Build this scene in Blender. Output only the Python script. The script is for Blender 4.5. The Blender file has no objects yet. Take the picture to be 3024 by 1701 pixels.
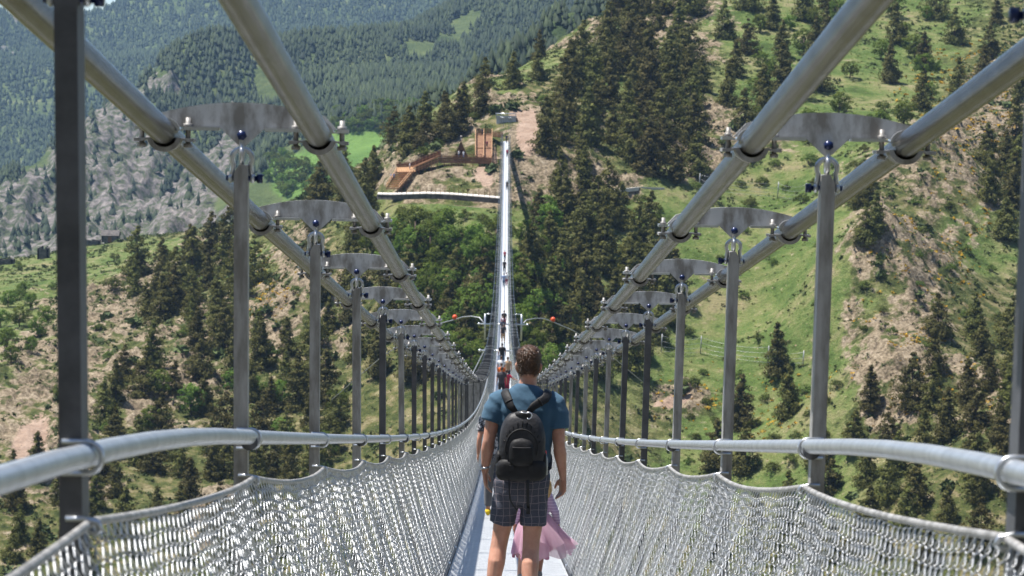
import bpy, math, random
import numpy as np
from mathutils import Vector, Matrix

random.seed(7)
rng = np.random.default_rng(11)
scene = bpy.context.scene
COL = scene.collection
R_ = math.radians

# ------------------------------------------------------------------ camera
FPX = 7992.0                                  # focal length in pixels of a 3024 px wide frame
YAW, PITCH, ROLL = 0.00337, math.atan(468.5 / FPX), 0.0172
CAM = np.array([-0.085, 0.0, 0.0])
Fw = np.array([math.sin(YAW) * math.cos(PITCH), math.cos(YAW) * math.cos(PITCH), -math.sin(PITCH)])
Rt0 = np.array([math.cos(YAW), -math.sin(YAW), 0.0])
Up0 = np.cross(Rt0, Fw)
Rt = Rt0 * math.cos(ROLL) + Up0 * math.sin(ROLL)
Up = Up0 * math.cos(ROLL) - Rt0 * math.sin(ROLL)
cam_d = bpy.data.cameras.new('camera')
cam = bpy.data.objects.new('camera', cam_d)
COL.objects.link(cam)
cam.matrix_world = Matrix(((Rt[0], Up[0], -Fw[0], CAM[0]), (Rt[1], Up[1], -Fw[1], CAM[1]), (Rt[2], Up[2], -Fw[2], CAM[2]), (0, 0, 0, 1)))
cam_d.sensor_width = 36.0
cam_d.lens = FPX / 3024 * 36
cam_d.clip_start = 0.1
cam_d.clip_end = 40000
cam_d.dof.use_dof = True
cam_d.dof.focus_distance = 17.2
cam_d.dof.aperture_fstop = 12.0
scene.camera = cam

# ------------------------------------------------------------------ light and exposure
SUN_EL, SUN_AZ = 69.5, -82.0                  # azimuth from +Y, negative = towards -X
world = bpy.data.worlds.new('World')
scene.world = world
world.use_nodes = True
wn = world.node_tree
bg = wn.nodes['Background']
sky = wn.nodes.new('ShaderNodeTexSky')
sky.sky_type = 'NISHITA'
sky.sun_disc = False
sky.sun_elevation = R_(SUN_EL)
sky.sun_rotation = R_(SUN_AZ)
sky.altitude = 1500
sky.air_density = 1.0
sky.dust_density = 0.6
wn.links.new(sky.outputs[0], bg.inputs[0])
bg.inputs[1].default_value = 0.085
sdir = Vector((math.sin(R_(SUN_AZ)) * math.cos(R_(SUN_EL)), math.cos(R_(SUN_AZ)) * math.cos(R_(SUN_EL)), math.sin(R_(SUN_EL))))
sun_d = bpy.data.lights.new('sun', 'SUN')
sun_d.energy = 5.0
sun_d.angle = R_(0.53)
sun_d.color = (1.0, 0.955, 0.89)
sun = bpy.data.objects.new('sun', sun_d)
COL.objects.link(sun)
sun.rotation_euler = sdir.to_track_quat('Z', 'Y').to_euler()
sun.location = (-60, 60, 200)
scene.view_settings.view_transform = 'Standard'
scene.view_settings.look = 'None'
scene.view_settings.exposure = 0.85
scene.view_settings.gamma = 1.0
scene.view_settings.use_curve_mapping = False
scene.render.engine = 'CYCLES'
cy = scene.cycles
cy.max_bounces = 6
cy.diffuse_bounces = 2
cy.glossy_bounces = 3
cy.transmission_bounces = 3
cy.transparent_max_bounces = 24
cy.volume_bounces = 0
cy.caustics_reflective = False
cy.caustics_refractive = False
cy.use_denoising = True
try:
    cy.denoiser = 'OPENIMAGEDENOISE'
    cy.denoising_input_passes = 'RGB_ALBEDO_NORMAL'
    cy.denoising_prefilter = 'ACCURATE'
except Exception:
    pass
cy.sample_clamp_indirect = 4.0


# ------------------------------------------------------------------ helpers: picture <-> world, noise
def ray(px, py):
    u = (np.asarray(px, float) - 1512) / FPX
    v = (np.asarray(py, float) - 850.5) / FPX
    d = Fw + u[..., None] * Rt - v[..., None] * Up
    return d / d[..., 1:2]                    # unit step in y


def at(px, py, d):
    return CAM + ray(px, py) * np.asarray(d, float)[..., None]


def to_px(P):
    rel = P - CAM
    z = np.maximum(rel @ Fw, 1e-3)
    return 1512 + FPX * (rel @ Rt) / z, 850.5 - FPX * (rel @ Up) / z


def _h(ix, iy, iz, seed):
    n = (ix.astype(np.int64) * 374761393 + iy.astype(np.int64) * 668265263 + iz.astype(np.int64) * 2147483647 + seed * 1274126177) & 0xFFFFFFFF
    n = ((n ^ (n >> 13)) * 1274126177) & 0xFFFFFFFF
    n = ((n ^ (n >> 16)) * 2246822519) & 0xFFFFFFFF
    return ((n ^ (n >> 15)) & 0xFFFFFF) / float(0xFFFFFF)


def vnoise(x, y, seed=0):
    xi, yi = np.floor(x), np.floor(y)
    fx, fy = x - xi, y - yi
    fx = fx * fx * fx * (fx * (fx * 6 - 15) + 10)
    fy = fy * fy * fy * (fy * (fy * 6 - 15) + 10)
    z = np.zeros_like(xi)
    a, b = _h(xi, yi, z, seed), _h(xi + 1, yi, z, seed)
    c, d = _h(xi, yi + 1, z, seed), _h(xi + 1, yi + 1, z, seed)
    return (a * (1 - fx) + b * fx) * (1 - fy) + (c * (1 - fx) + d * fx) * fy


def fbm(x, y, octv=4, seed=0, ridged=False):
    s, amp, tot = 0, 1.0, 0
    for o in range(octv):
        n = vnoise(x * 2 ** o + 17.3 * o, y * 2 ** o - 9.1 * o, seed + o) * 2 - 1
        if ridged:
            n = 1 - 2 * np.abs(n)
        s = s + amp * n
        tot += amp
        amp *= 0.52
    return s / tot


# ------------------------------------------------------------------ helpers: materials
def nodes_of(m):
    m.use_nodes = True
    return m.node_tree, m.node_tree.nodes['Principled BSDF']


def N(nt, kind, **kw):
    n = nt.nodes.new(kind)
    for k, v in kw.items():
        if k in n.inputs:
            n.inputs[k].default_value = v
        else:
            setattr(n, k, v)
    return n


def ramp(nt, stops):
    r = nt.nodes.new('ShaderNodeValToRGB')
    el = r.color_ramp.elements
    while len(el) < len(stops):
        el.new(0.5)
    for e, (p, c) in zip(el, stops):
        e.position = p
        e.color = (*c, 1) if len(c) == 3 else c
    return r


def mix(nt, fac, a, b, blend='MIX'):
    n = nt.nodes.new('ShaderNodeMix')
    n.data_type = 'RGBA'
    n.blend_type = blend
    n.clamp_factor = True
    for sock, val in ((n.inputs[0], fac), (n.inputs[6], a), (n.inputs[7], b)):
        if hasattr(val, 'is_linked') or hasattr(val, 'links'):
            nt.links.new(val, sock)
        elif isinstance(val, (int, float)):
            sock.default_value = val
        else:
            sock.default_value = (*val, 1)
    return n.outputs[2]


def math_(nt, op, a, b=None, clamp=False):
    n = nt.nodes.new('ShaderNodeMath')
    n.operation = op
    n.use_clamp = clamp
    for k, val in enumerate((a, b)):
        if val is None:
            continue
        if isinstance(val, (int, float)):
            n.inputs[k].default_value = val
        else:
            nt.links.new(val, n.inputs[k])
    return n.outputs[0]


MATS = {}


def pmat(name, c1, c2=None, scale=5.0, rough=0.6, metal=0.0, bump=0.0, bscale=None, detail=5.0, rough2=None, coord='Object', spec=0.5, dist=0.02, cut=(0.35, 0.65), sheen=0.0, stretch=None):
    if name in MATS:
        return MATS[name]
    m = bpy.data.materials.new(name)
    nt, p = nodes_of(m)
    tc = N(nt, 'ShaderNodeTexCoord')
    oi = N(nt, 'ShaderNodeObjectInfo')
    sh = N(nt, 'ShaderNodeVectorMath', operation='ADD')
    nt.links.new(tc.outputs[coord], sh.inputs[0])
    nt.links.new(math_(nt, 'MULTIPLY', oi.outputs['Random'], 37.0), sh.inputs[1])
    vec = sh.outputs[0]
    if stretch:
        mp = N(nt, 'ShaderNodeVectorMath', operation='MULTIPLY')
        mp.inputs[1].default_value = stretch
        nt.links.new(vec, mp.inputs[0])
        vec = mp.outputs[0]
    no = N(nt, 'ShaderNodeTexNoise', Scale=scale, Detail=detail, Roughness=0.6)
    nt.links.new(vec, no.inputs['Vector'])
    r = ramp(nt, [(cut[0], c1), (cut[1], c2 or c1)])
    nt.links.new(no.outputs[0], r.inputs[0])
    nt.links.new(r.outputs[0], p.inputs['Base Color'])
    p.inputs['Roughness'].default_value = rough
    if rough2 is not None:
        mr = N(nt, 'ShaderNodeMapRange')
        mr.inputs[1].default_value, mr.inputs[2].default_value = cut
        mr.inputs[3].default_value, mr.inputs[4].default_value = rough, rough2
        nt.links.new(no.outputs[0], mr.inputs[0])
        nt.links.new(mr.outputs[0], p.inputs['Roughness'])
    p.inputs['Metallic'].default_value = metal
    p.inputs['Specular IOR Level'].default_value = spec
    if sheen:
        p.inputs['Sheen Weight'].default_value = sheen
    if bump:
        nb = N(nt, 'ShaderNodeTexNoise', Scale=bscale or scale * 3, Detail=4.0)
        nt.links.new(tc.outputs[coord], nb.inputs['Vector'])
        b = N(nt, 'ShaderNodeBump', Strength=bump, Distance=dist)
        nt.links.new(nb.outputs[0], b.inputs['Height'])
        nt.links.new(b.outputs[0], p.inputs['Normal'])
    MATS[name] = m
    return m


GALV = pmat('galvanised_steel', (0.24, 0.23, 0.215), (0.46, 0.45, 0.435), 16, 0.45, 0.35, 0.08, 60, rough2=0.6, detail=9, stretch=(1.6, 1.6, 0.35), cut=(0.38, 0.62))
GALV_DARK = pmat('dark_galvanised_steel', (0.085, 0.088, 0.098), (0.15, 0.153, 0.165), 10, 0.5, 0.6, 0.05, 60, rough2=0.62)  # darker bluer copy; shade on some hangers is put into its colour
GALV_STAIN = pmat('stained_galvanised_plate', (0.32, 0.30, 0.275), (0.72, 0.715, 0.70), 13, 0.45, 0.25, 0.06, 40, rough2=0.6, detail=10, stretch=(1.4, 1.0, 0.6), cut=(0.36, 0.56))
ZINC = pmat('bright_zinc', (0.52, 0.54, 0.56), (0.68, 0.70, 0.72), 20, 0.3, 0.8, 0.04, 90)
PIPE = pmat('handrail_zinc', (0.46, 0.48, 0.50), (0.60, 0.62, 0.64), 18, 0.36, 0.7, 0.03, 90)
BLUE = pmat('blue_lacquer', (0.008, 0.018, 0.075), (0.015, 0.03, 0.11), 30, 0.28, 0.2)
WIRE = pmat('net_wire_zinc', (0.42, 0.43, 0.44), (0.62, 0.63, 0.65), 30, 0.42, 0.6)
DECKM = pmat('deck_grating_zinc', (0.50, 0.52, 0.54), (0.66, 0.68, 0.70), 12, 0.5, 0.35)
CONCRETE = pmat('grey_concrete', (0.48, 0.48, 0.48), (0.62, 0.62, 0.61), 1.2, 0.85, 0, 0.3, 6)
PALE = pmat('pale_coping_stone', (0.50, 0.46, 0.42), (0.64, 0.60, 0.56), 1.0, 0.85, 0, 0.2, 6)
WOOD = pmat('larch_timber', (0.17, 0.075, 0.032), (0.27, 0.135, 0.062), 0.9, 0.7, 0, 0.3, 4)
WOOD_L = pmat('pale_larch_rail', (0.34, 0.175, 0.075), (0.44, 0.25, 0.12), 1.2, 0.65, 0, 0.2, 4)
WOOD_D = pmat('dark_larch_boards', (0.13, 0.055, 0.025), (0.21, 0.095, 0.045), 0.9, 0.75, 0, 0.3, 4)
STONE = pmat('dark_dry_stone', (0.055, 0.048, 0.045), (0.14, 0.125, 0.115), 1.1, 0.9, 0, 0.6, 3)
BARK = pmat('bark', (0.06, 0.042, 0.03), (0.12, 0.085, 0.06), 3, 0.9, 0, 0.4, 9)
ORANGE = pmat('orange_marker_plastic', (0.75, 0.075, 0.015), (0.8, 0.1, 0.02), 2, 0.4)
GUY = pmat('guy_rope_steel', (0.33, 0.34, 0.35), (0.45, 0.46, 0.47), 3, 0.45, 0.6)


def cable_material():
    m = bpy.data.materials.new('stranded_cable')
    nt, p = nodes_of(m)
    tc = N(nt, 'ShaderNodeTexCoord')
    sx = N(nt, 'ShaderNodeSeparateXYZ')
    nt.links.new(tc.outputs['UV'], sx.inputs[0])
    ph = math_(nt, 'ADD', math_(nt, 'MULTIPLY', sx.outputs[0], 2 * math.pi * 40 / 0.7), math_(nt, 'MULTIPLY', sx.outputs[1], 2 * math.pi * 40))
    w = math_(nt, 'SINE', ph)
    b = N(nt, 'ShaderNodeBump', Strength=0.45, Distance=0.004)
    nt.links.new(w, b.inputs['Height'])
    nt.links.new(b.outputs[0], p.inputs['Normal'])
    no = N(nt, 'ShaderNodeTexNoise', Scale=9.0, Detail=6.0)
    nt.links.new(tc.outputs['Object'], no.inputs['Vector'])
    r = ramp(nt, [(0.3, (0.145, 0.135, 0.122)), (0.7, (0.275, 0.262, 0.245))])
    nt.links.new(no.outputs[0], r.inputs[0])
    dark = math_(nt, 'MULTIPLY', math_(nt, 'SUBTRACT', 0.1, w), 0.75, clamp=True)
    nt.links.new(mix(nt, dark, r.outputs[0], (0.11, 0.105, 0.10)), p.inputs['Base Color'])
    p.inputs['Metallic'].default_value = 0.95
    p.inputs['Roughness'].default_value = 0.22
    return m


CABLE = cable_material()


# ------------------------------------------------------------------ helpers: meshes and objects
def mesh_np(name, V, T, smooth=False, mats=(), uv=None, colors=None, quads=False, midx=None):
    me = bpy.data.meshes.new(name)
    V = np.asarray(V, np.float32)
    T = np.asarray(T, np.int32)
    k = T.shape[1]
    me.vertices.add(len(V))
    me.vertices.foreach_set('co', V.ravel())
    me.loops.add(T.size)
    me.loops.foreach_set('vertex_index', T.ravel())
    me.polygons.add(len(T))
    me.polygons.foreach_set('loop_start', np.arange(0, T.size, k, dtype=np.int32))
    me.polygons.foreach_set('loop_total', np.full(len(T), k, np.int32))
    if smooth:
        me.polygons.foreach_set('use_smooth', np.ones(len(T), bool))
    if midx is not None:
        me.polygons.foreach_set('material_index', np.asarray(midx, np.int32))
    if uv is not None:
        l = me.uv_layers.new(name='UVMap')
        l.data.foreach_set('uv', np.asarray(uv, np.float32)[T.ravel()].ravel())
    for cname, c in (colors or {}).items():
        a = me.color_attributes.new(cname, 'FLOAT_COLOR', 'POINT')
        c4 = np.ones((len(V), 4), np.float32)
        c4[:, :3] = c
        a.data.foreach_set('color', c4.ravel())
    for m in mats:
        me.materials.append(m)
    me.update(calc_edges=True)
    return me


class MB:
    """collects polygons for one mesh"""
    def __init__(s):
        s.v, s.f, s.sm, s.n = [], [], [], 0

    def add(s, verts, faces, smooth=False):
        s.v.extend([tuple(map(float, p)) for p in verts])
        s.f.extend([tuple(i + s.n for i in f) for f in faces])
        s.sm.extend([smooth] * len(faces))
        s.n = len(s.v)
        return s

    def box(s, x0, x1, y0, y1, z0, z1, M=None):
        P = [(x, y, z) for z in (z0, z1) for y in (y0, y1) for x in (x0, x1)]
        if M is not None:
            P = [M @ Vector(p) for p in P]
        return s.add(P, [(0, 2, 3, 1), (4, 5, 7, 6), (0, 1, 5, 4), (2, 6, 7, 3), (0, 4, 6, 2), (1, 3, 7, 5)])

    def beam(s, a, b, w, h, up=(0, 0, 1)):
        a, b = Vector(a), Vector(b)
        t = (b - a).normalized()
        sd = t.cross(Vector(up))
        sd = sd.normalized() if sd.length > 1e-5 else Vector((1, 0, 0))
        u = sd.cross(t)
        P = [q + sd * (w / 2 * i) + u * (h / 2 * j) for q in (a, b) for i, j in ((-1, -1), (1, -1), (1, 1), (-1, 1))]
        return s.add(P, [(3, 2, 1, 0), (4, 5, 6, 7), (0, 1, 5, 4), (1, 2, 6, 5), (2, 3, 7, 6), (3, 0, 4, 7)])

    def tube(s, pts, r, n=10, closed=False, cap=True, ref=None):
        pts = [Vector(p) for p in pts]
        k = len(pts)
        rr = [r] * k if np.isscalar(r) else list(r)
        ref = Vector(ref) if ref is not None else None
        V, prev = [], None
        for i, p in enumerate(pts):
            if closed:
                t = (pts[(i + 1) % k] - pts[i - 1]).normalized()
            else:
                t = (pts[min(i + 1, k - 1)] - pts[max(i - 1, 0)]).normalized()
            if ref is not None:
                sd = ref - t * ref.dot(t)
            elif prev is None:
                sd = Vector((1, 0, 0)) if abs(t.x) < 0.8 else Vector((0, 0, 1))
                sd = sd - t * sd.dot(t)
            else:
                sd = prev - t * prev.dot(t)
            sd.normalize()
            prev = sd
            o = t.cross(sd)
            ra = rr[i] if np.isscalar(rr[i]) else rr[i][0]
            rb = rr[i] if np.isscalar(rr[i]) else rr[i][1]
            for j in range(n):
                a = 2 * math.pi * j / n
                V.append(p + sd * (ra * math.cos(a)) + o * (rb * math.sin(a)))
        F = []
        for i in range(k if closed else k - 1):
            for j in range(n):
                i2 = (i + 1) % k
                F.append((i * n + j, i * n + (j + 1) % n, i2 * n + (j + 1) % n, i2 * n + j))
        if cap and not closed:
            F.append(tuple(range(n - 1, -1, -1)))
            F.append(tuple((k - 1) * n + j for j in range(n)))
        return s.add(V, F, True)

    def prism(s, poly, y0, y1):
        """poly of (x,z), extruded along y"""
        n = len(poly)
        P = [(x, y0, z) for x, z in poly] + [(x, y1, z) for x, z in poly]
        F = [tuple(range(n)), tuple(range(2 * n - 1, n - 1, -1))]
        F += [(i, i + n, (i + 1) % n + n, (i + 1) % n) for i in range(n)]
        return s.add(P, F)

    def sphere(s, c, r, nu=12, nv=8):
        c = Vector(c)
        r = (r, r, r) if np.isscalar(r) else r
        V = [c + Vector((0, 0, r[2]))]
        for i in range(1, nv):
            th = math.pi * i / nv
            for j in range(nu):
                a = 2 * math.pi * j / nu
                V.append(c + Vector((r[0] * math.sin(th) * math.cos(a), r[1] * math.sin(th) * math.sin(a), r[2] * math.cos(th))))
        V.append(c - Vector((0, 0, r[2])))
        F = [(0, 1 + j, 1 + (j + 1) % nu) for j in range(nu)]
        for i in range(nv - 2):
            for j in range(nu):
                a, b = 1 + i * nu, 1 + (i + 1) * nu
                F.append((a + j, b + j, b + (j + 1) % nu, a + (j + 1) % nu))
        e = len(V) - 1
        a = 1 + (nv - 2) * nu
        F += [(e, a + (j + 1) % nu, a + j) for j in range(nu)]
        return s.add(V, F, True)

    def mesh(s, name, *mats):
        me = bpy.data.meshes.new(name)
        me.from_pydata(s.v, [], s.f)
        me.polygons.foreach_set('use_smooth', s.sm)
        for m in mats:
            me.materials.append(m)
        me.update()
        return me


def ob(name, data, parent=None, loc=None, rot=None, scale=None):
    o = bpy.data.objects.new(name, data)
    COL.objects.link(o)
    if parent is not None:
        o.parent = parent
    if loc is not None:
        o.location = loc
    if rot is not None:
        o.rotation_euler = rot
    if scale is not None:
        o.scale = scale
    return o


def tag(o, label, cat, group=None, kind=None):
    o['label'] = label
    o['category'] = cat
    if group:
        o['group'] = group
    if kind:
        o['kind'] = kind
    return o


def union(name, mb, voxel, smooth=6, mats=()):
    """voxel-join the closed pieces of mb into one continuous skin"""
    me = mb.mesh(name + '_raw')
    o = ob('temporary', me)
    md = o.modifiers.new('r', 'REMESH')
    md.mode = 'VOXEL'
    md.voxel_size = voxel
    md.use_smooth_shade = True
    if smooth:
        sm = o.modifiers.new('s', 'SMOOTH')
        sm.iterations = smooth
        sm.factor = 0.5
    dg = bpy.context.evaluated_depsgraph_get()
    out = bpy.data.meshes.new_from_object(o.evaluated_get(dg))
    out.name = name
    bpy.data.objects.remove(o)
    bpy.data.meshes.remove(me)
    out.materials.clear()
    for m in mats:
        out.materials.append(m)
    return out




# ------------------------------------------------------------------ terrain
class Terrain:
    def __init__(s, ctrl, hidden, t0, t1, nt, ys, c, relief):
        P = at(np.array([q[0] for q in ctrl], float), np.array([q[1] for q in ctrl], float), np.array([q[2] for q in ctrl], float))
        if hidden:
            P = np.vstack([P, np.array(hidden, float)])
        A = P[:, :2]
        mean = P[:, 2].mean()
        K = np.sqrt(((A[:, None] - A[None]) ** 2).sum(-1) + c * c)
        w = np.linalg.solve(K + np.eye(len(A)) * 1e-6, P[:, 2] - mean)
        s.t = np.linspace(t0, t1, nt)
        s.y = np.asarray(ys, float)
        s.Y, TT = np.meshgrid(s.y, s.t, indexing='ij')
        s.X = TT * s.Y
        Z = np.empty_like(s.X)
        for i in range(len(s.y)):
            q = np.stack([s.X[i], s.Y[i]], -1)
            Z[i] = np.sqrt(((q[:, None] - A[None]) ** 2).sum(-1) + c * c) @ w + mean
        s.Z0 = Z
        s.Z = Z + relief(s.X, s.Y, Z)
        if c == 9.0:
            s.Z = carve(s.X, s.Y, s.Z)

    def height(s, x, y):
        x, y = np.asarray(x, float), np.asarray(y, float)
        t = x / y
        ft = np.clip((t - s.t[0]) / (s.t[1] - s.t[0]), 0, len(s.t) - 1.001)
        fy = np.clip(np.interp(y, s.y, np.arange(len(s.y))), 0, len(s.y) - 1.001)
        i, j = fy.astype(int), ft.astype(int)
        a, b = fy - i, ft - j
        Z = s.Z
        return (Z[i, j] * (1 - b) + Z[i, j + 1] * b) * (1 - a) + (Z[i + 1, j] * (1 - b) + Z[i + 1, j + 1] * b) * a

    def hit(s, px, py, step=1.0, y0=None):
        """first point of the ground along each picture ray (nan where it misses)"""
        D = ray(np.asarray(px, float), np.asarray(py, float))
        out = np.full(D.shape, np.nan)
        ds = np.arange(y0 or s.y[0] + 1, s.y[-1] - 1, step)
        for k in range(len(D)):
            P = CAM + D[k] * ds[:, None]
            below = np.nonzero(P[:, 2] < s.height(P[:, 0], P[:, 1]))[0]
            if len(below):
                out[k] = P[below[0]]
        return out

    def faces(s):
        n, m = s.X.shape
        i = np.arange(n * m).reshape(n, m)
        return np.stack([i[:-1, :-1].ravel(), i[:-1, 1:].ravel(), i[1:, 1:].ravel(), i[1:, :-1].ravel()], -1)

    def verts(s):
        return np.stack([s.X.ravel(), s.Y.ravel(), s.Z.ravel()], -1)


def blob(px, py, cx, cy, rx, ry, ang=0.0, soft=0.9):
    a = math.radians(ang)
    dx, dy = px - cx, py - cy
    u = (dx * math.cos(a) + dy * math.sin(a)) / rx
    v = (-dx * math.sin(a) + dy * math.cos(a)) / ry
    return np.clip((1 + soft - np.sqrt(u * u + v * v)) / soft, 0, 1)


# the far side of the gorge: (picture x, picture y, distance in metres)
HILL = [(-300, 1700, 425), (-100, 1700, 430), (300, 1700, 435), (700, 1700, 440), (1100, 1650, 445),
        (-300, 1400, 470), (-100, 1400, 472), (300, 1400, 478), (700, 1400, 485), (1100, 1350, 490),
        (-100, 1100, 535), (200, 1100, 540), (600, 1100, 538), (1000, 1050, 540),
        (-300, 900, 640), (-100, 900, 640), (200, 880, 650), (600, 850, 640), (900, 800, 590),
        (-300, 800, 830), (0, 788, 850), (150, 770, 870), (240, 732, 900), (350, 715, 930), (470, 703, 950), (672, 690, 880), (762, 668, 810), (920, 590, 720),
        (984, 545, 690), (1043, 520, 675), (1171, 435, 660), (1227, 395, 655), (1274, 350, 655), (1317, 300, 665), (1428, 248, 690), (1578, 177, 720),
        (1685, 100, 750), (1787, 52, 780), (1900, -10, 800), (2300, -120, 850), (3200, -300, 900),
        (300, 790, 760), (550, 770, 760),
        (1120, 600, 590), (1200, 600, 574), (1477, 605, 568), (1300, 500, 588), (1400, 500, 586), (1180, 520, 592), (1497, 432, 592), (1400, 420, 604), (1330, 440, 604),
        (1500, 368, 610), (1560, 380, 606), (1420, 330, 625), (1560, 310, 630), (1500, 260, 650),
        (1300, 720, 548), (1500, 800, 537), (1400, 1000, 515), (1500, 1200, 490),
        (1750, 575, 580), (2000, 570, 590), (2300, 600, 597), (2000, 800, 560), (2300, 900, 547), (2000, 1100, 527), (2400, 1150, 512), (2000, 1400, 492), (2400, 1500, 470),
        (2000, 1700, 460), (2600, 1700, 430),
        (1900, 300, 650), (1900, 100, 725), (2300, 300, 655), (2400, 100, 725), (2700, 200, 700), (2700, 0, 765), (2900, 100, 735),
        (2640, 480, 585), (2780, 420, 598), (2600, 650, 540), (2570, 820, 525), (2700, 800, 532), (2900, 800, 555), (2550, 1050, 496), (2800, 1050, 500), (3000, 1050, 515),
        (2800, 1400, 445), (3100, 1400, 440), (3000, 600, 600), (3150, 400, 640), (3400, 800, 560), (3400, 1200, 480)]
HIDDEN = []
for px, py, d in HILL[19:40]:
    p = at(np.array(px), np.array(py), np.array(d + 110))
    q = at(np.array(px), np.array(py), np.array(d))
    HIDDEN.append((p[0], d + 110, q[2] - 26))
for t in (-0.25, -0.12, 0.0, 0.12, 0.25):
    HIDDEN.append((t * 330, 330, -150))

ROCK = [(1350, 540, 190, 52, 4), (1650, 470, 110, 110, 20), (1700, 560, 130, 40, 0), (110, 1230, 130, 260, 15), (340, 900, 160, 70, -25), (480, 1120, 120, 120, 0), (560, 960, 70, 60, 0),
        (850, 860, 80, 170, 8), (1010, 950, 55, 130, 10), (2700, 640, 150, 190, 15), (2660, 1030, 110, 220, 10), (2800, 530, 150, 110, 0), (2590, 880, 60, 130, 0), (2870, 1190, 140, 90, 30),
        (2010, 70, 110, 120, 15), (2130, 380, 150, 60, 10), (1480, 300, 120, 40, 10), (1260, 420, 130, 38, -15), (620, 720, 50, 30, 0), (1990, 1190, 90, 46, -10), (2960, 330, 90, 120, 0),
        (700, 1010, 90, 90, 0), (2050, 470, 70, 70, 0), (640, 1560, 80, 70, 0), (270, 1480, 70, 60, 0), (1700, 100, 60, 40, -40)]
GRASS = [(2170, 900, 330, 270, 0), (2060, 640, 230, 110, 0), (2360, 640, 190, 150, 0), (2320, 1100, 230, 130, 0), (2450, 300, 230, 220, 0), (2420, 70, 330, 140, 0), (430, 775, 340, 60, -4),
         (1560, 190, 330, 34, -27), (1750, 620, 200, 60, 0), (60, 950, 120, 150, 0), (2250, 1380, 220, 130, 0), (1600, 650, 90, 160, 0), (1850, 240, 70, 50, 0), (1250, 660, 160, 70, 0),
         (2880, 720, 120, 70, 10), (2300, 480, 160, 70, 0), (250, 800, 260, 40, 0), (1330, 290, 60, 30, -25)]
SOIL = [(1563, 392, 26, 58, 4), (1432, 512, 18, 36, 0), (1545, 345, 34, 14, 0), (1466, 450, 12, 36, 0), (90, 1330, 40, 90, 20), (1985, 1185, 50, 20, -10)]


def hill_masks(X, Y, Z):
    sh = X.shape
    P = np.stack([X.ravel(), Y.ravel(), Z.ravel()], -1)
    px, py = to_px(P)
    X, Y = X.ravel(), Y.ravel()
    wx = fbm(X / 14, Y / 14, 3, 5) * 75
    wy = fbm(X / 14 + 31, Y / 14, 3, 9) * 60
    g = np.zeros(len(P))
    r = np.zeros(len(P))
    so = np.zeros(len(P))
    for b in GRASS:
        g = np.maximum(g, blob(px + wx * 0.8, py + wy * 0.8, *b))
    for b in ROCK:
        r = np.maximum(r, blob(px + wx * 0.9, py + wy * 0.9, *b))
    for b in SOIL:
        so = np.maximum(so, blob(px + wx * 0.25, py + wy * 0.25, *b, soft=0.4))
    r = np.clip(np.maximum(r, 0.12) * (0.9 + 0.9 * fbm(X / 9, Y / 9, 3, 21)), 0, 1)
    g = np.clip(g * (1 + 0.3 * fbm(X / 7, Y / 7, 3, 33)) - 0.75 * r, 0, 1)
    return g.reshape(sh), r.reshape(sh), so.reshape(sh)


CARVE = [((1404, 480, 592), (1404, 394, 603)), ((1453, 480, 592), (1453, 394, 603)), ((1428, 480, 592), (1428, 394, 603)), ((1453, 404, 602), (1490, 406, 598)), ((1301, 478, 589), (1450, 480, 589)), ((1301, 470, 592), (1422, 472, 592.5)),
         ((1301, 474, 591), (1222, 503, 590)), ((1222, 503, 590), (1171, 505, 590)), ((1196, 508, 588.5), (1158, 564, 583)), ((1340, 470, 597), (1384, 470, 597)), ((1497, 425, 592), (1497, 440, 580)),
         ((1115, 590, 583), (1200, 590, 578)), ((1200, 590, 578), (1300, 590, 574.5)), ((1300, 590, 574.5), (1380, 595, 571.5)), ((1380, 595, 571.5), (1478, 603, 568.5))]


def carve(X, Y, Z):
    for a, b in CARVE:
        A, B = at(*[np.array(float(v)) for v in a]), at(*[np.array(float(v)) for v in b])
        for u in np.linspace(0, 1, 12):
            p = A + (B - A) * u
            d = np.hypot(X - p[0], np.where(Y < p[1], (Y - p[1]) * 0.35, (Y - p[1]) * 1.6))
            Z = np.minimum(Z, p[2] - 0.9 + np.maximum(0, d - 2.2) * 0.9)
    return Z


def hill_relief(X, Y, Z):
    g, r, so = hill_masks(X, Y, Z)
    n1 = fbm(X / 24, Y / 24, 4, 2) * 1.1
    n2 = fbm(X / 7.5, (Y + Z * 2) / 7.5, 4, 3, True) * 2.2
    n3 = fbm(X / 2.4, Y / 2.4, 3, 4, True) * 0.45
    spur = np.zeros_like(X)
    soft = 1 - 0.7 * g
    flat = 1 - 0.85 * np.clip(1.6 - np.hypot(X - 0.0, (Y - 597) / 1.3) / 14, 0, 1)
    return (n1 * (0.6 + 0.7 * r) * soft + n2 * r * (1 - so) + n3 * (0.5 + r) * soft + spur) * flat


# ground levelled under the walkway
ys = np.concatenate([np.arange(330, 420, 3.0), np.arange(420, 700, 0.85), np.arange(700, 1080, 2.2)])
hill = Terrain(HILL, HIDDEN, -0.29, 0.29, 610, ys, 9.0, hill_relief)


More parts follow.
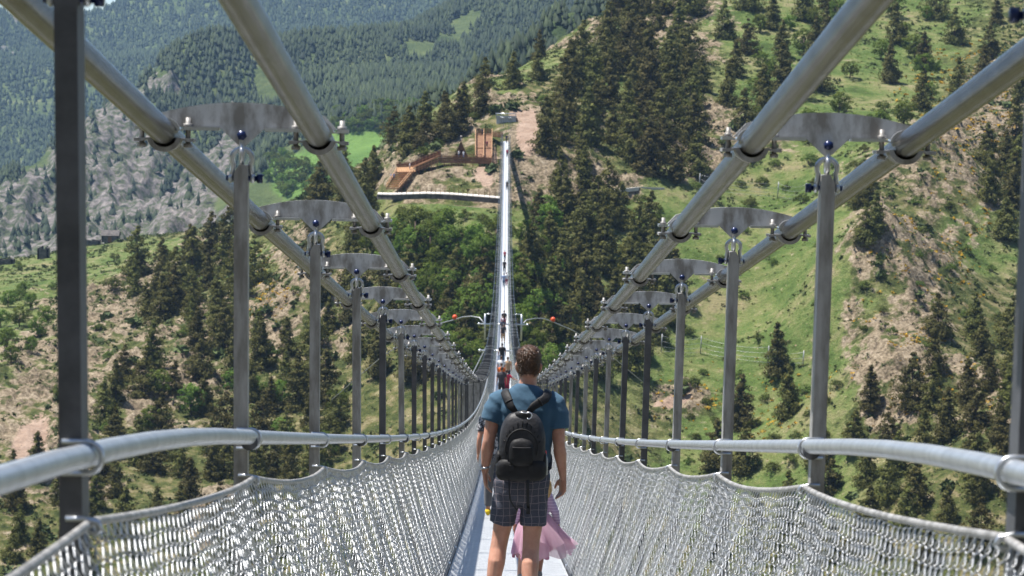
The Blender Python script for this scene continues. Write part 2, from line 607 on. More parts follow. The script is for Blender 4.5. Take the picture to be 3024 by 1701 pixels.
def hill_material():
    m = bpy.data.materials.new('hillside_ground')
    nt, p = nodes_of(m)
    L = nt.links
    tc = N(nt, 'ShaderNodeTexCoord')
    at_ = N(nt, 'ShaderNodeAttribute', attribute_name='cover')
    sx = N(nt, 'ShaderNodeSeparateColor')
    L.new(at_.outputs['Color'], sx.inputs[0])

    def noise(scale, det=5, rough=0.62):
        n = N(nt, 'ShaderNodeTexNoise', Scale=scale, Detail=det, Roughness=rough)
        L.new(tc.outputs['Object'], n.inputs['Vector'])
        return n.outputs[0]
    nb, nm, nf = noise(0.07), noise(0.33, 6), noise(1.5, 4, 0.7)
    scrub = ramp(nt, [(0.34, (0.040, 0.055, 0.016)), (0.46, (0.085, 0.100, 0.030)), (0.54, (0.145, 0.138, 0.055)), (0.61, (0.24, 0.195, 0.11)), (0.70, (0.36, 0.30, 0.21))])
    L.new(nm, scrub.inputs[0])
    grass = ramp(nt, [(0.36, (0.055, 0.090, 0.020)), (0.45, (0.100, 0.150, 0.038)), (0.53, (0.165, 0.190, 0.066)), (0.62, (0.26, 0.23, 0.12))])
    L.new(math_(nt, 'ADD', math_(nt, 'MULTIPLY', nb, 0.6), math_(nt, 'MULTIPLY', nm, 0.4)), grass.inputs[0])
    vor = N(nt, 'ShaderNodeTexVoronoi', Scale=0.55)
    L.new(tc.outputs['Object'], vor.inputs['Vector'])
    rock = ramp(nt, [(0.33, (0.045, 0.036, 0.028)), (0.43, (0.14, 0.108, 0.073)), (0.51, (0.255, 0.20, 0.135)), (0.60, (0.36, 0.295, 0.215)), (0.72, (0.47, 0.41, 0.33))])
    L.new(math_(nt, 'ADD', math_(nt, 'MULTIPLY', nf, 0.55), math_(nt, 'MULTIPLY', nm, 0.45)), rock.inputs[0])
    soil = ramp(nt, [(0.3, (0.30, 0.205, 0.15)), (0.7, (0.45, 0.335, 0.265))])
    L.new(nm, soil.inputs[0])

    def thr(w, n, lo, hi):
        v = math_(nt, 'ADD', w, math_(nt, 'MULTIPLY', math_(nt, 'SUBTRACT', n, 0.5), 3.0))
        mr = N(nt, 'ShaderNodeMapRange')
        mr.inputs[1].default_value, mr.inputs[2].default_value = lo, hi
        L.new(v, mr.inputs[0])
        return mr.outputs[0]
    c = mix(nt, thr(sx.outputs[0], nm, 0.25, 0.6), scrub.outputs[0], grass.outputs[0])
    c = mix(nt, thr(sx.outputs[1], nm, 0.55, 0.85), c, rock.outputs[0])
    c = mix(nt, thr(sx.outputs[2], nf, 0.4, 0.6), c, soil.outputs[0])
    fine = mix(nt, math_(nt, 'MULTIPLY', nf, 0.9), (0.45, 0.45, 0.45), (1.45, 1.45, 1.40))
    c = mix(nt, 1.0, c, fine, 'MULTIPLY')
    L.new(c, p.inputs['Base Color'])
    p.inputs['Roughness'].default_value = 0.95
    p.inputs['Specular IOR Level'].default_value = 0.15
    b = N(nt, 'ShaderNodeBump', Strength=0.9, Distance=0.7)
    L.new(math_(nt, 'ADD', nf, math_(nt, 'MULTIPLY', nm, 0.8)), b.inputs['Height'])
    L.new(b.outputs[0], p.inputs['Normal'])
    return m


g_, r_, s_ = hill_masks(hill.X, hill.Y, hill.Z0)
hill_o = ob('hillside_terrain', mesh_np('hillside_terrain', hill.verts(), hill.faces(), True, [hill_material()], colors={'cover': np.stack([g_.ravel(), r_.ravel(), s_.ravel()], -1)}))
tag(hill_o, 'steep rocky and grassy mountainside at the far end of the bridge', 'hillside', kind='structure')


def far_material(name, fields):
    m = bpy.data.materials.new(name)
    nt, p = nodes_of(m)
    L = nt.links
    tc = N(nt, 'ShaderNodeTexCoord')
    at_ = N(nt, 'ShaderNodeAttribute', attribute_name='cover')
    sx = N(nt, 'ShaderNodeSeparateColor')
    L.new(at_.outputs['Color'], sx.inputs[0])
    n1 = N(nt, 'ShaderNodeTexNoise', Scale=0.03, Detail=8.0, Roughness=0.65)
    n2 = N(nt, 'ShaderNodeTexNoise', Scale=0.16, Detail=6.0, Roughness=0.7)
    L.new(tc.outputs['Object'], n1.inputs['Vector'])
    L.new(tc.outputs['Object'], n2.inputs['Vector'])
    base = ramp(nt, [(0.35, (0.05, 0.075, 0.03)), (0.55, (0.10, 0.13, 0.05)), (0.72, (0.20, 0.20, 0.11))])
    L.new(n1.outputs[0], base.inputs[0])
    rock = ramp(nt, [(0.36, (0.035, 0.035, 0.036)), (0.45, (0.085, 0.105, 0.05)), (0.52, (0.15, 0.138, 0.128)), (0.58, (0.22, 0.195, 0.18)), (0.68, (0.33, 0.295, 0.27))])
    L.new(n2.outputs[0], rock.inputs[0])
    field = ramp(nt, [(0.35, (0.10, 0.185, 0.045)), (0.65, (0.15, 0.25, 0.06))])
    L.new(n1.outputs[0], field.inputs[0])
    rw = math_(nt, 'ADD', sx.outputs[1], math_(nt, 'MULTIPLY', math_(nt, 'SUBTRACT', n1.outputs[0], 0.5), 1.7))
    mr = N(nt, 'ShaderNodeMapRange')
    mr.inputs[1].default_value, mr.inputs[2].default_value = 0.35, 0.55
    L.new(rw, mr.inputs[0])
    c = mix(nt, mr.outputs[0], base.outputs[0], rock.outputs[0])
    c = mix(nt, sx.outputs[0], c, field.outputs[0])
    L.new(c, p.inputs['Base Color'])
    p.inputs['Roughness'].default_value = 0.95
    p.inputs['Specular IOR Level'].default_value = 0.1
    b = N(nt, 'ShaderNodeBump', Strength=1.0, Distance=4.0)
    L.new(n2.outputs[0], b.inputs['Height'])
    L.new(b.outputs[0], p.inputs['Normal'])
    return m


FARM = far_material('far_slope_ground', True)

# forested spur just behind the hill
SPUR = [(1150, 640, 960), (1225, 430, 980), (1290, 305, 1010), (1385, 252, 1050), (1513, 155, 1090), (1642, 62, 1130), (1813, -30, 1180), (2300, -230, 1260), (900, 900, 950), (600, 950, 960)]
SPUR_H = [(p[0], d + 90, p[2] - 45) for p, d in [(at(np.array(a), np.array(b), np.array(c)), c) for a, b, c in SPUR]] + [(p[0] * 0.93, d - 80, p[2] - 62) for p, d in [(at(np.array(a), np.array(b), np.array(c)), c) for a, b, c in SPUR]]
spur = Terrain(SPUR, SPUR_H, -0.13, 0.22, 130, np.arange(860, 1330, 4.0), 14, lambda X, Y, Z: fbm(X / 40, Y / 40, 4, 8) * 4)
tag(ob('spur_terrain', mesh_np('spur_terrain', spur.verts(), spur.faces(), True, [FARM], colors={'cover': np.zeros((spur.X.size, 3))})),
    'forested spur rising right behind the grassy ridge', 'hill', kind='structure')

# the dark mountain across the valley with its cliff and the meadows at its foot
MID = [(-200, 640, 1750), (0, 560, 1800), (120, 490, 1850), (235, 395, 1900), (300, 340, 1930), (360, 315, 1960), (428, 243, 2020), (458, 217, 2050), (513, 180, 2080), (706, 158, 2120), (856, 125, 2150), (1000, 125, 2200),
       (1086, 120, 2230), (1171, 96, 2280), (1274, 55, 2350), (1363, 8, 2420), (1600, -90, 2500), (2000, -220, 2600),
       (100, 700, 1650), (300, 690, 1640), (330, 520, 1760), (430, 480, 1830), (460, 620, 1700), (560, 620, 1720), (600, 450, 1850), (700, 500, 1740), (800, 560, 1600), (800, 420, 1750), (700, 300, 1990), (900, 300, 1900), (900, 400, 1650),
       (900, 500, 1480), (1000, 470, 1390), (1100, 440, 1400), (1000, 400, 1500), (1150, 392, 1490), (1000, 370, 1560), (1200, 340, 1620), (1100, 315, 1720), (1250, 320, 1730), (1100, 230, 1950), (1300, 200, 2050), (1400, 100, 2200), (1500, 250, 1900), (1800, 100, 2200)]
MID_H = [(p[0], d + 260, p[2] - 60) for p, d in [(at(np.array(a), np.array(b), np.array(c)), c) for a, b, c in MID[:18]]]
MID_H += [(t * 1280, 1280, -90) for t in (-0.25, -0.15, -0.1, 0.0, 0.15, 0.25)]
MROCK = [(300, 470, 105, 170, 12), (100, 640, 130, 90, -35), (250, 620, 120, 120, 0), (400, 560, 60, 130, 15), (600, 560, 45, 130, 25), (520, 640, 60, 60, 20), (680, 420, 25, 70, 25), (470, 250, 40, 30, 0), (620, 660, 90, 30, 0), (170, 560, 60, 60, 0)]
MFIELD = [(1080, 455, 190, 60, -8), (1000, 420, 90, 26, 0), (860, 500, 70, 40, -10), (930, 545, 60, 30, -20), (870, 560, 60, 30, 0), (1060, 520, 120, 40, 0)]
MCLEAR = [(1290, 130, 70, 16, -28), (1380, 70, 50, 14, -30), (1230, 140, 30, 12, 0), (820, 260, 30, 30, 20), (790, 230, 20, 40, 20), (110, 480, 40, 22, -20)]


def mid_masks(X, Y, Z):
    sh = X.shape
    px, py = to_px(np.stack([X.ravel(), Y.ravel(), Z.ravel()], -1))
    X, Y = X.ravel(), Y.ravel()
    wx, wy = fbm(X / 45, Y / 45, 3, 51) * 55, fbm(X / 45, Y / 45, 3, 57) * 45
    r, f, c = (np.zeros(len(px)) for _ in range(3))
    for b in MROCK:
        r = np.maximum(r, blob(px + wx, py + wy, *b))
    for b in MFIELD:
        f = np.maximum(f, blob(px + wx * 0.3, py + wy * 0.2, *b, soft=0.25))
    for b in MCLEAR:
        c = np.maximum(c, blob(px + wx * 0.8, py + wy * 0.5, *b))
    return f.reshape(sh), r.reshape(sh), c.reshape(sh)


def mid_relief(X, Y, Z):
    f, r, c = mid_masks(X, Y, Z)
    return (fbm(X / 120, Y / 160, 4, 12) * 9 + fbm(X / 26, (Y + 3.5 * Z) / 190, 5, 14, True) * 18 * r) * (1 - f)


mid = Terrain(MID, MID_H, -0.33, 0.27, 520, np.arange(1290, 2700, 5.0), 40, mid_relief)
f_, mr_, mc_ = mid_masks(mid.X, mid.Y, mid.Z0)
tag(ob('mountain_terrain', mesh_np('mountain_terrain', mid.verts(), mid.faces(), True, [FARM], colors={'cover': np.stack([f_.ravel(), mr_.ravel(), mc_.ravel()], -1)})),
    'dark wooded mountain across the valley with a grey cliff at left', 'mountain', kind='structure')

# the blue mountains behind
BACK = [(-400, -30, 4300), (0, 28, 4200), (60, 48, 4150), (100, 90, 4100), (160, 110, 4100), (200, 60, 4200), (231, 42, 4300), (334, 18, 4400), (385, 6, 4450), (520, -60, 4550), (800, -160, 4700), (1300, -260, 4900), (2000, -350, 5000),
        (0, 400, 3300), (200, 350, 3400), (400, 200, 3700), (700, 120, 3900), (1000, 80, 4050), (-400, 400, 3300), (0, 650, 2900), (-400, 650, 2900), (1400, -40, 4300)]
BACK_H = [(p[0], d + 500, p[2] - 120) for p, d in [(at(np.array(a), np.array(b), np.array(c)), c) for a, b, c in BACK[:13]]]
back = Terrain(BACK, BACK_H, -0.34, 0.34, 290, np.arange(2760, 5600, 16.0), 90, lambda X, Y, Z: fbm(X / 300, Y / 300, 4, 71) * 22)


def back_masks(X, Y, Z):
    px, py = to_px(np.stack([X.ravel(), Y.ravel(), Z.ravel()], -1))
    w = fbm(X.ravel() / 80, Y.ravel() / 80, 3, 91) * 20
    r = np.maximum(blob(px + w, py + w, 60, 55, 60, 12, 35), blob(px, py + w * 0.3, 15, 150, 10, 10))
    r = np.maximum(r, blob(px, py, 45, 157, 22, 4))
    return r.reshape(X.shape)


br_ = back_masks(back.X, back.Y, back.Z)
tag(ob('distant_mountain_terrain', mesh_np('distant_mountain_terrain', back.verts(), back.faces(), True, [FARM], colors={'cover': np.stack([br_.ravel() * 0, br_.ravel() * 1.2, br_.ravel() * 0], -1)})),
    'hazy blue forested mountain filling the upper left background', 'mountain', kind='structure')

gm = pmat('valley_floor', (0.06, 0.08, 0.03), (0.15, 0.14, 0.075), 0.01, 0.95, 0, 0, coord='Object')
tag(ob('valley_ground', mesh_np('valley_ground', [(-14000, -6000, -190), (14000, -6000, -190), (14000, 16000, -190), (-14000, 16000, -190)], [(0, 1, 2, 3)], mats=[gm])),
    'green valley floor far below the bridge', 'valley', kind='structure')


# the mountainside behind and around the near end of the bridge
yy_, xx_ = np.meshgrid(np.linspace(-420, -7, 60), np.linspace(-420, 420, 70), indexing='ij')
zz_ = -1.6 + (-7 - yy_) * 0.72 + fbm(xx_ / 40, yy_ / 40, 4, 101) * 6 * np.clip((-10 - yy_) / 12, 0, 1) - np.clip(np.abs(xx_) - 6, 0, 60) * 0.25
zz_ = np.vstack([zz_[:1] * 0 - 190, zz_, zz_[-1:] * 0 - 190])
yy_ = np.vstack([yy_[:1] - 5, yy_, yy_[-1:] + 60])
xx_ = np.vstack([xx_[:1], xx_, xx_[-1:]])
ii = np.arange(yy_.size).reshape(yy_.shape)
tag(ob('near_hillside_terrain', mesh_np('near_hillside_terrain', np.stack([xx_.ravel(), yy_.ravel(), zz_.ravel()], -1), np.stack([ii[:-1, :-1].ravel(), ii[:-1, 1:].ravel(), ii[1:, 1:].ravel(), ii[1:, :-1].ravel()], -1), True, [FARM], colors={'cover': np.tile([0.0, 0.62, 0.0], (yy_.size, 1))})),
    'wooded mountainside behind the near end of the bridge', 'hillside', kind='structure')


# ------------------------------------------------------------------ far woods that read as one mass
def leaf_mat(name, dark, light, trans=0.25, attr=True):
    m = bpy.data.materials.new(name)
    nt, p = nodes_of(m)
    L = nt.links
    fac = None
    if attr:
        a = N(nt, 'ShaderNodeAttribute', attribute_name='tint')
        sx = N(nt, 'ShaderNodeSeparateColor')
        L.new(a.outputs['Color'], sx.inputs[0])
        fac = sx.outputs[0]
    oi = N(nt, 'ShaderNodeObjectInfo')
    c = mix(nt, fac, dark, light)
    hs = N(nt, 'ShaderNodeHueSaturation')
    L.new(c, hs.inputs['Color'])
    L.new(math_(nt, 'ADD', math_(nt, 'MULTIPLY', oi.outputs['Random'], 0.05), 0.475), hs.inputs['Hue'])
    L.new(math_(nt, 'ADD', math_(nt, 'MULTIPLY', oi.outputs['Random'], 0.55), 0.72), hs.inputs['Value'])
    L.new(hs.outputs[0], p.inputs['Base Color'])
    p.inputs['Roughness'].default_value = 0.75
    p.inputs['Specular IOR Level'].default_value = 0.2
    if trans:
        tr = N(nt, 'ShaderNodeBsdfTranslucent')
        L.new(hs.outputs[0], tr.inputs['Color'])
        ms = N(nt, 'ShaderNodeMixShader')
        ms.inputs[0].default_value = trans
        L.new(p.outputs[0], ms.inputs[1])
        L.new(tr.outputs[0], ms.inputs[2])
        L.new(ms.outputs[0], nt.nodes['Material Output'].inputs['Surface'])
    return m


FARLEAF = leaf_mat('far_conifer_needles', (0.010, 0.019, 0.010), (0.046, 0.062, 0.024), 0)


def far_wood(name, ter, ymin, ymax, n, hmin, hmax, keep, label, light=0.35):
    y = np.sqrt(rng.uniform(ymin ** 2, ymax ** 2, n))
    t = rng.uniform(ter.t[0] * 0.97, ter.t[-1] * 0.97, n)
    x = t * y
    z = ter.height(x, y)
    P = np.stack([x, y, z], -1)
    px, py = to_px(P)
    k = keep(P, px, py) & (px > -520) & (px < 3300) & (py > -120) & (py < 1000)
    P = P[k]
    n = len(P)
    h = rng.uniform(hmin, hmax, n) * (0.75 + 0.5 * vnoise(P[:, 0] / 30, P[:, 1] / 30, 3))
    w = h * rng.uniform(0.2, 0.32, n)
    S = 5
    V = np.zeros((n, 2 * S + 2, 3))
    a0 = rng.uniform(0, 6.28, n)
    for s in range(S):
        a = a0 + 2 * math.pi * s / S
        j = rng.uniform(0.75, 1.25, n)
        V[:, s] = np.stack([w * j * np.cos(a), w * j * np.sin(a), h * rng.uniform(-0.02, 0.16, n)], -1)
        j = rng.uniform(0.6, 1.1, n)
        V[:, S + s] = np.stack([w * 0.68 * j * np.cos(a + 0.6), w * 0.68 * j * np.sin(a + 0.6), h * rng.uniform(0.42, 0.58, n)], -1)
    V[:, 2 * S] = np.stack([w * 0.1, w * 0, h * 0.72], -1)
    V[:, 2 * S + 1] = np.stack([w * rng.uniform(-0.2, 0.2, n), w * 0, h], -1)
    V += P[:, None]
    f = []
    for s in range(S):
        f.append((s, (s + 1) % S, 2 * S))
        f.append((S + s, S + (s + 1) % S, 2 * S + 1))
    f = np.array(f)
    T = (np.arange(n)[:, None, None] * (2 * S + 2) + f[None]).reshape(-1, 3)
    tint = np.clip(rng.beta(1.6, 3.4, n) * 1.1 + (light - 0.35) + 0.35 * (vnoise(P[:, 0] / 60, P[:, 1] / 60, 8) - 0.5), 0, 1)
    col = np.repeat(tint, 2 * S + 2)[:, None].repeat(3, 1)
    o = ob(name, mesh_np(name, V.reshape(-1, 3), T, False, [FARLEAF], colors={'tint': col}))
    tag(o, label, 'forest', kind='stuff')
    return o


def mid_keep(P, px, py):
    f, r, c = mid_masks(P[:, 0], P[:, 1], P[:, 2])
    n = fbm(P[:, 0] / 40, P[:, 1] / 40, 3, 61)
    low = (py > 300) & (px > 800) & (px < 1300)
    return (f < 0.15) & ((r + n * 0.5 < 0.42) | (rng.random(len(P)) < 0.05)) & (c < 0.35) & (rng.random(len(P)) < np.where(low, 0.5, 0.95)) & (n > -0.62)


def back_keep(P, px, py):
    r = back_masks(P[:, 0], P[:, 1], P[:, 2])
    return (r < 0.5) & (fbm(P[:, 0] / 90, P[:, 1] / 90, 3, 66) > -0.55)


far_wood('distant_forest', back, 2800, 4700, 80000, 9, 14, back_keep, 'dense blue-green conifer forest on the hazy distant mountain')
far_wood('mountain_forest', mid, 1400, 2560, 76000, 7, 11, mid_keep, 'dark conifer forest over the mountain across the valley')
far_wood('spur_forest', spur, 900, 1200, 9000, 6, 11, lambda P, px, py: px > 1180, 'dark conifer forest on the spur behind the grassy ridge', 0.32)


# ------------------------------------------------------------------ trees
def leaf_tris(C, size, out=None):
    """one random triangle round each centre, lying across the direction `out` where given"""
    n = len(C)
    a = rng.normal(size=(n, 3))
    if out is not None:
        o = out / (np.linalg.norm(out, axis=1)[:, None] + 1e-9) + rng.normal(0, 0.38, (n, 3))
        o /= np.linalg.norm(o, axis=1)[:, None]
        a -= o * (a * o).sum(1)[:, None]
        a /= np.linalg.norm(a, axis=1)[:, None]
        b = np.cross(o, a)
        s = (size * rng.uniform(0.6, 1.35, n))[:, None]
        V = np.stack([C + a * s, C - a * s * 0.45 + b * s * 0.75, C - a * s * 0.55 - b * s * 0.7], 1)
        return V.reshape(-1, 3), np.arange(3 * n).reshape(-1, 3)
    a[:, 2] *= 0.6
    a /= np.linalg.norm(a, axis=1)[:, None]
    b = rng.normal(size=(n, 3))
    b -= a * (a * b).sum(1)[:, None]
    b /= np.linalg.norm(b, axis=1)[:, None]
    s = (size * rng.uniform(0.6, 1.35, n))[:, None]
    V = np.stack([C + a * s, C - a * s * 0.45 + b * s * 0.75, C - a * s * 0.55 - b * s * 0.7], 1)
    return V.reshape(-1, 3), np.arange(3 * n).reshape(-1, 3)


def crown_mesh(name, clumps, per, size, mat, tints, zc=None):
    """clumps: (x,y,z,r)"""
    C, tn, O = [], [], []
    for (x, y, z, r), tt in zip(clumps, tints):
        q = rng.normal(size=(per, 3))
        q /= np.linalg.norm(q, axis=1)[:, None]
        q *= (r * rng.uniform(0.45, 1.0, per) ** 0.5)[:, None]
        q[:, 2] *= 0.75
        C.append(q + (x, y, z))
        rad = math.hypot(x, y) + 1e-4
        axis = np.array([x / rad, y / rad, 0.55]) if zc is None else np.array([x, y, z - zc]) / (math.hypot(rad, z - zc) + 1e-4)
        O.append(q / (np.linalg.norm(q, axis=1)[:, None] + 1e-9) * 0.75 + axis * 0.8)
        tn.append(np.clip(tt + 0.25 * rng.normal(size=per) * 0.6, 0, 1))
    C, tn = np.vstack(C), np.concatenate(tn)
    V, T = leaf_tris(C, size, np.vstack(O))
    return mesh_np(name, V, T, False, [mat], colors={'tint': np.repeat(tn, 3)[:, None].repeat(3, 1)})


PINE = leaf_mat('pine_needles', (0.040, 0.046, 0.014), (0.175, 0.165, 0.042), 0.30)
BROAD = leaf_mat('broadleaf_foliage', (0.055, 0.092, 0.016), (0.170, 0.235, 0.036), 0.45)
SHRUBM = leaf_mat('shrub_foliage', (0.055, 0.080, 0.016), (0.150, 0.190, 0.034), 0.35)


def make_pine(k, slim):
    h = 1.0
    lean = rng.normal(0, 0.02, 2)
    mb = MB()
    mb.tube([(0, 0, -0.06), (lean[0] * 0.4, lean[1] * 0.4, 0.35), (lean[0], lean[1], 0.95)], [0.022, 0.015, 0.003], 6)
    clumps, tints = [], []
    z = 0.04
    while z < 0.985:
        f = (z - 0.04) / 0.95
        rad = slim * (1 - f ** 1.35) ** 0.85 * (0.6 + 0.4 * min(1, f * 4 + 0.3)) * rng.uniform(0.8, 1.12) + 0.012
        nb = max(2, int(8.5 * (1 - f) + 2))
        for b in range(nb):
            a = rng.uniform(0, 6.283)
            L = rad * rng.uniform(0.55, 1.18)
            dz = rng.uniform(-0.02, 0.025)
            if rng.random() < 0.12:
                continue
            ex, ey, ez = lean[0] * z + L * math.cos(a), lean[1] * z + L * math.sin(a), z + dz - L * 0.1
            if rng.random() < 0.35:
                mb.tube([(lean[0] * z, lean[1] * z, z), (ex * 0.9, ey * 0.9, ez)], [0.006, 0.002], 3)
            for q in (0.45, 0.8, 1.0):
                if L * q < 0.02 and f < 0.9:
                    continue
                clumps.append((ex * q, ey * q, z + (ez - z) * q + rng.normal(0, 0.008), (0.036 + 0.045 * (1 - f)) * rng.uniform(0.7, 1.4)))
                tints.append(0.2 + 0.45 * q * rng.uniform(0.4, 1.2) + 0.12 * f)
        z += rng.uniform(0.045, 0.07)
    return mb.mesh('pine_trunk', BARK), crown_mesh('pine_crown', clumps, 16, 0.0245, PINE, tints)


def make_broad(k, wide):
    mb = MB()
    mb.tube([(0, 0, -0.06), (0.02, 0.0, 0.25), (0.0, 0.02, 0.6)], [0.035, 0.026, 0.012], 6)
    clumps, tints = [], []
    for b in range(7):
        a = b * 0.9 + rng.uniform(0, 0.5)
        zz = rng.uniform(0.45, 0.8)
        mb.tube([(0.01, 0.0, rng.uniform(0.18, 0.4)), (wide * 0.6 * math.cos(a), wide * 0.6 * math.sin(a), zz)], [0.015, 0.005], 4)
    for b in range(60):
        q = rng.normal(size=3)
        q /= np.linalg.norm(q)
        rr = rng.uniform(0.5, 1.0) ** 0.6
        x, y, z = q[0] * wide * rr, q[1] * wide * rr, 0.56 + q[2] * 0.40 * rr
        lob = 1 + 0.3 * math.sin(3 * math.atan2(y, x) + k * 1.7)
        clumps.append((x * lob, y * lob, z, rng.uniform(0.07, 0.12)))
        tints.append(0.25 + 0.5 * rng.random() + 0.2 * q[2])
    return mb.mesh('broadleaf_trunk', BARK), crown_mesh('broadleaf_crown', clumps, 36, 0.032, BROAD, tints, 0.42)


def make_shrub(k):
    mb = MB()
    for b in range(6):
        a = b * 1.05 + rng.uniform(-0.3, 0.3)
        mb.tube([(0, 0, -0.05), (0.35 * math.cos(a), 0.35 * math.sin(a), 0.5)], [0.03, 0.01], 4)
    clumps, tints = [], []
    for b in range(34):
        a = rng.uniform(0, 6.283)
        rr = math.sqrt(rng.random()) * 0.58
        z = 0.28 + 0.5 * (1 - (rr / 0.62) ** 2) * rng.uniform(0.4, 1.15)
        clumps.append((rr * math.cos(a), rr * math.sin(a), z, rng.uniform(0.12, 0.2)))
        tints.append(0.15 + 0.7 * rng.random())
    return mb.mesh('shrub_stems', BARK), crown_mesh('shrub_crown', clumps, 24, 0.055, SHRUBM, tints, 0.1)


PINES = [make_pine(k, s) for k, s in enumerate((0.25, 0.30, 0.34, 0.40, 0.28, 0.44))]
BROADS = [make_broad(k, w) for k, w in enumerate((0.36, 0.42, 0.48, 0.40))]
SHRUBS = [make_shrub(k) for k in range(4)]


def plant(kind, p, h, label, group):
    lib = {'pine': PINES, 'broad': BROADS, 'shrub': SHRUBS}[kind]
    nm = {'pine': 'pine_tree', 'broad': 'broadleaf_tree', 'shrub': 'shrub'}[kind]
    tr, cr = lib[rng.integers(len(lib))]
    s = h * rng.uniform(0.92, 1.1)
    e = ob(nm, None, None, (p[0], p[1], p[2] - 0.02 * h), (0, 0, rng.uniform(0, 6.28)), (s, s * rng.uniform(0.9, 1.1), h))
    e.empty_display_size = 0.2
    ob('trunk' if kind != 'shrub' else 'stems', tr, e)
    ob('crown', cr, e)
    tag(e, label, {'pine': 'pine tree', 'broad': 'tree', 'shrub': 'shrub'}[kind], group)
    return e


def inpoly(px, py, poly):
    c = np.zeros(len(px), bool)
    n = len(poly)
    for i in range(n):
        (x1, y1), (x2, y2) = poly[i], poly[(i + 1) % n]
        t = ((y1 > py) != (y2 > py)) & (px < (x2 - x1) * (py - y1) / (y2 - y1 + 1e-9) + x1)
        c ^= t
    return c


def sample_poly(poly, spacing, limit):
    xs, ys_ = [p[0] for p in poly], [p[1] for p in poly]
    out = []
    for _ in range(limit * 40):
        x, y = rng.uniform(min(xs), max(xs)), rng.uniform(min(ys_), max(ys_))
        if not inpoly(np.array([x]), np.array([y]), poly)[0]:
            continue
        if all((x - a) ** 2 + ((y - b) * 1.15) ** 2 > spacing ** 2 for a, b in out):
            out.append((x, y))
            if len(out) >= limit:
                break
    return out


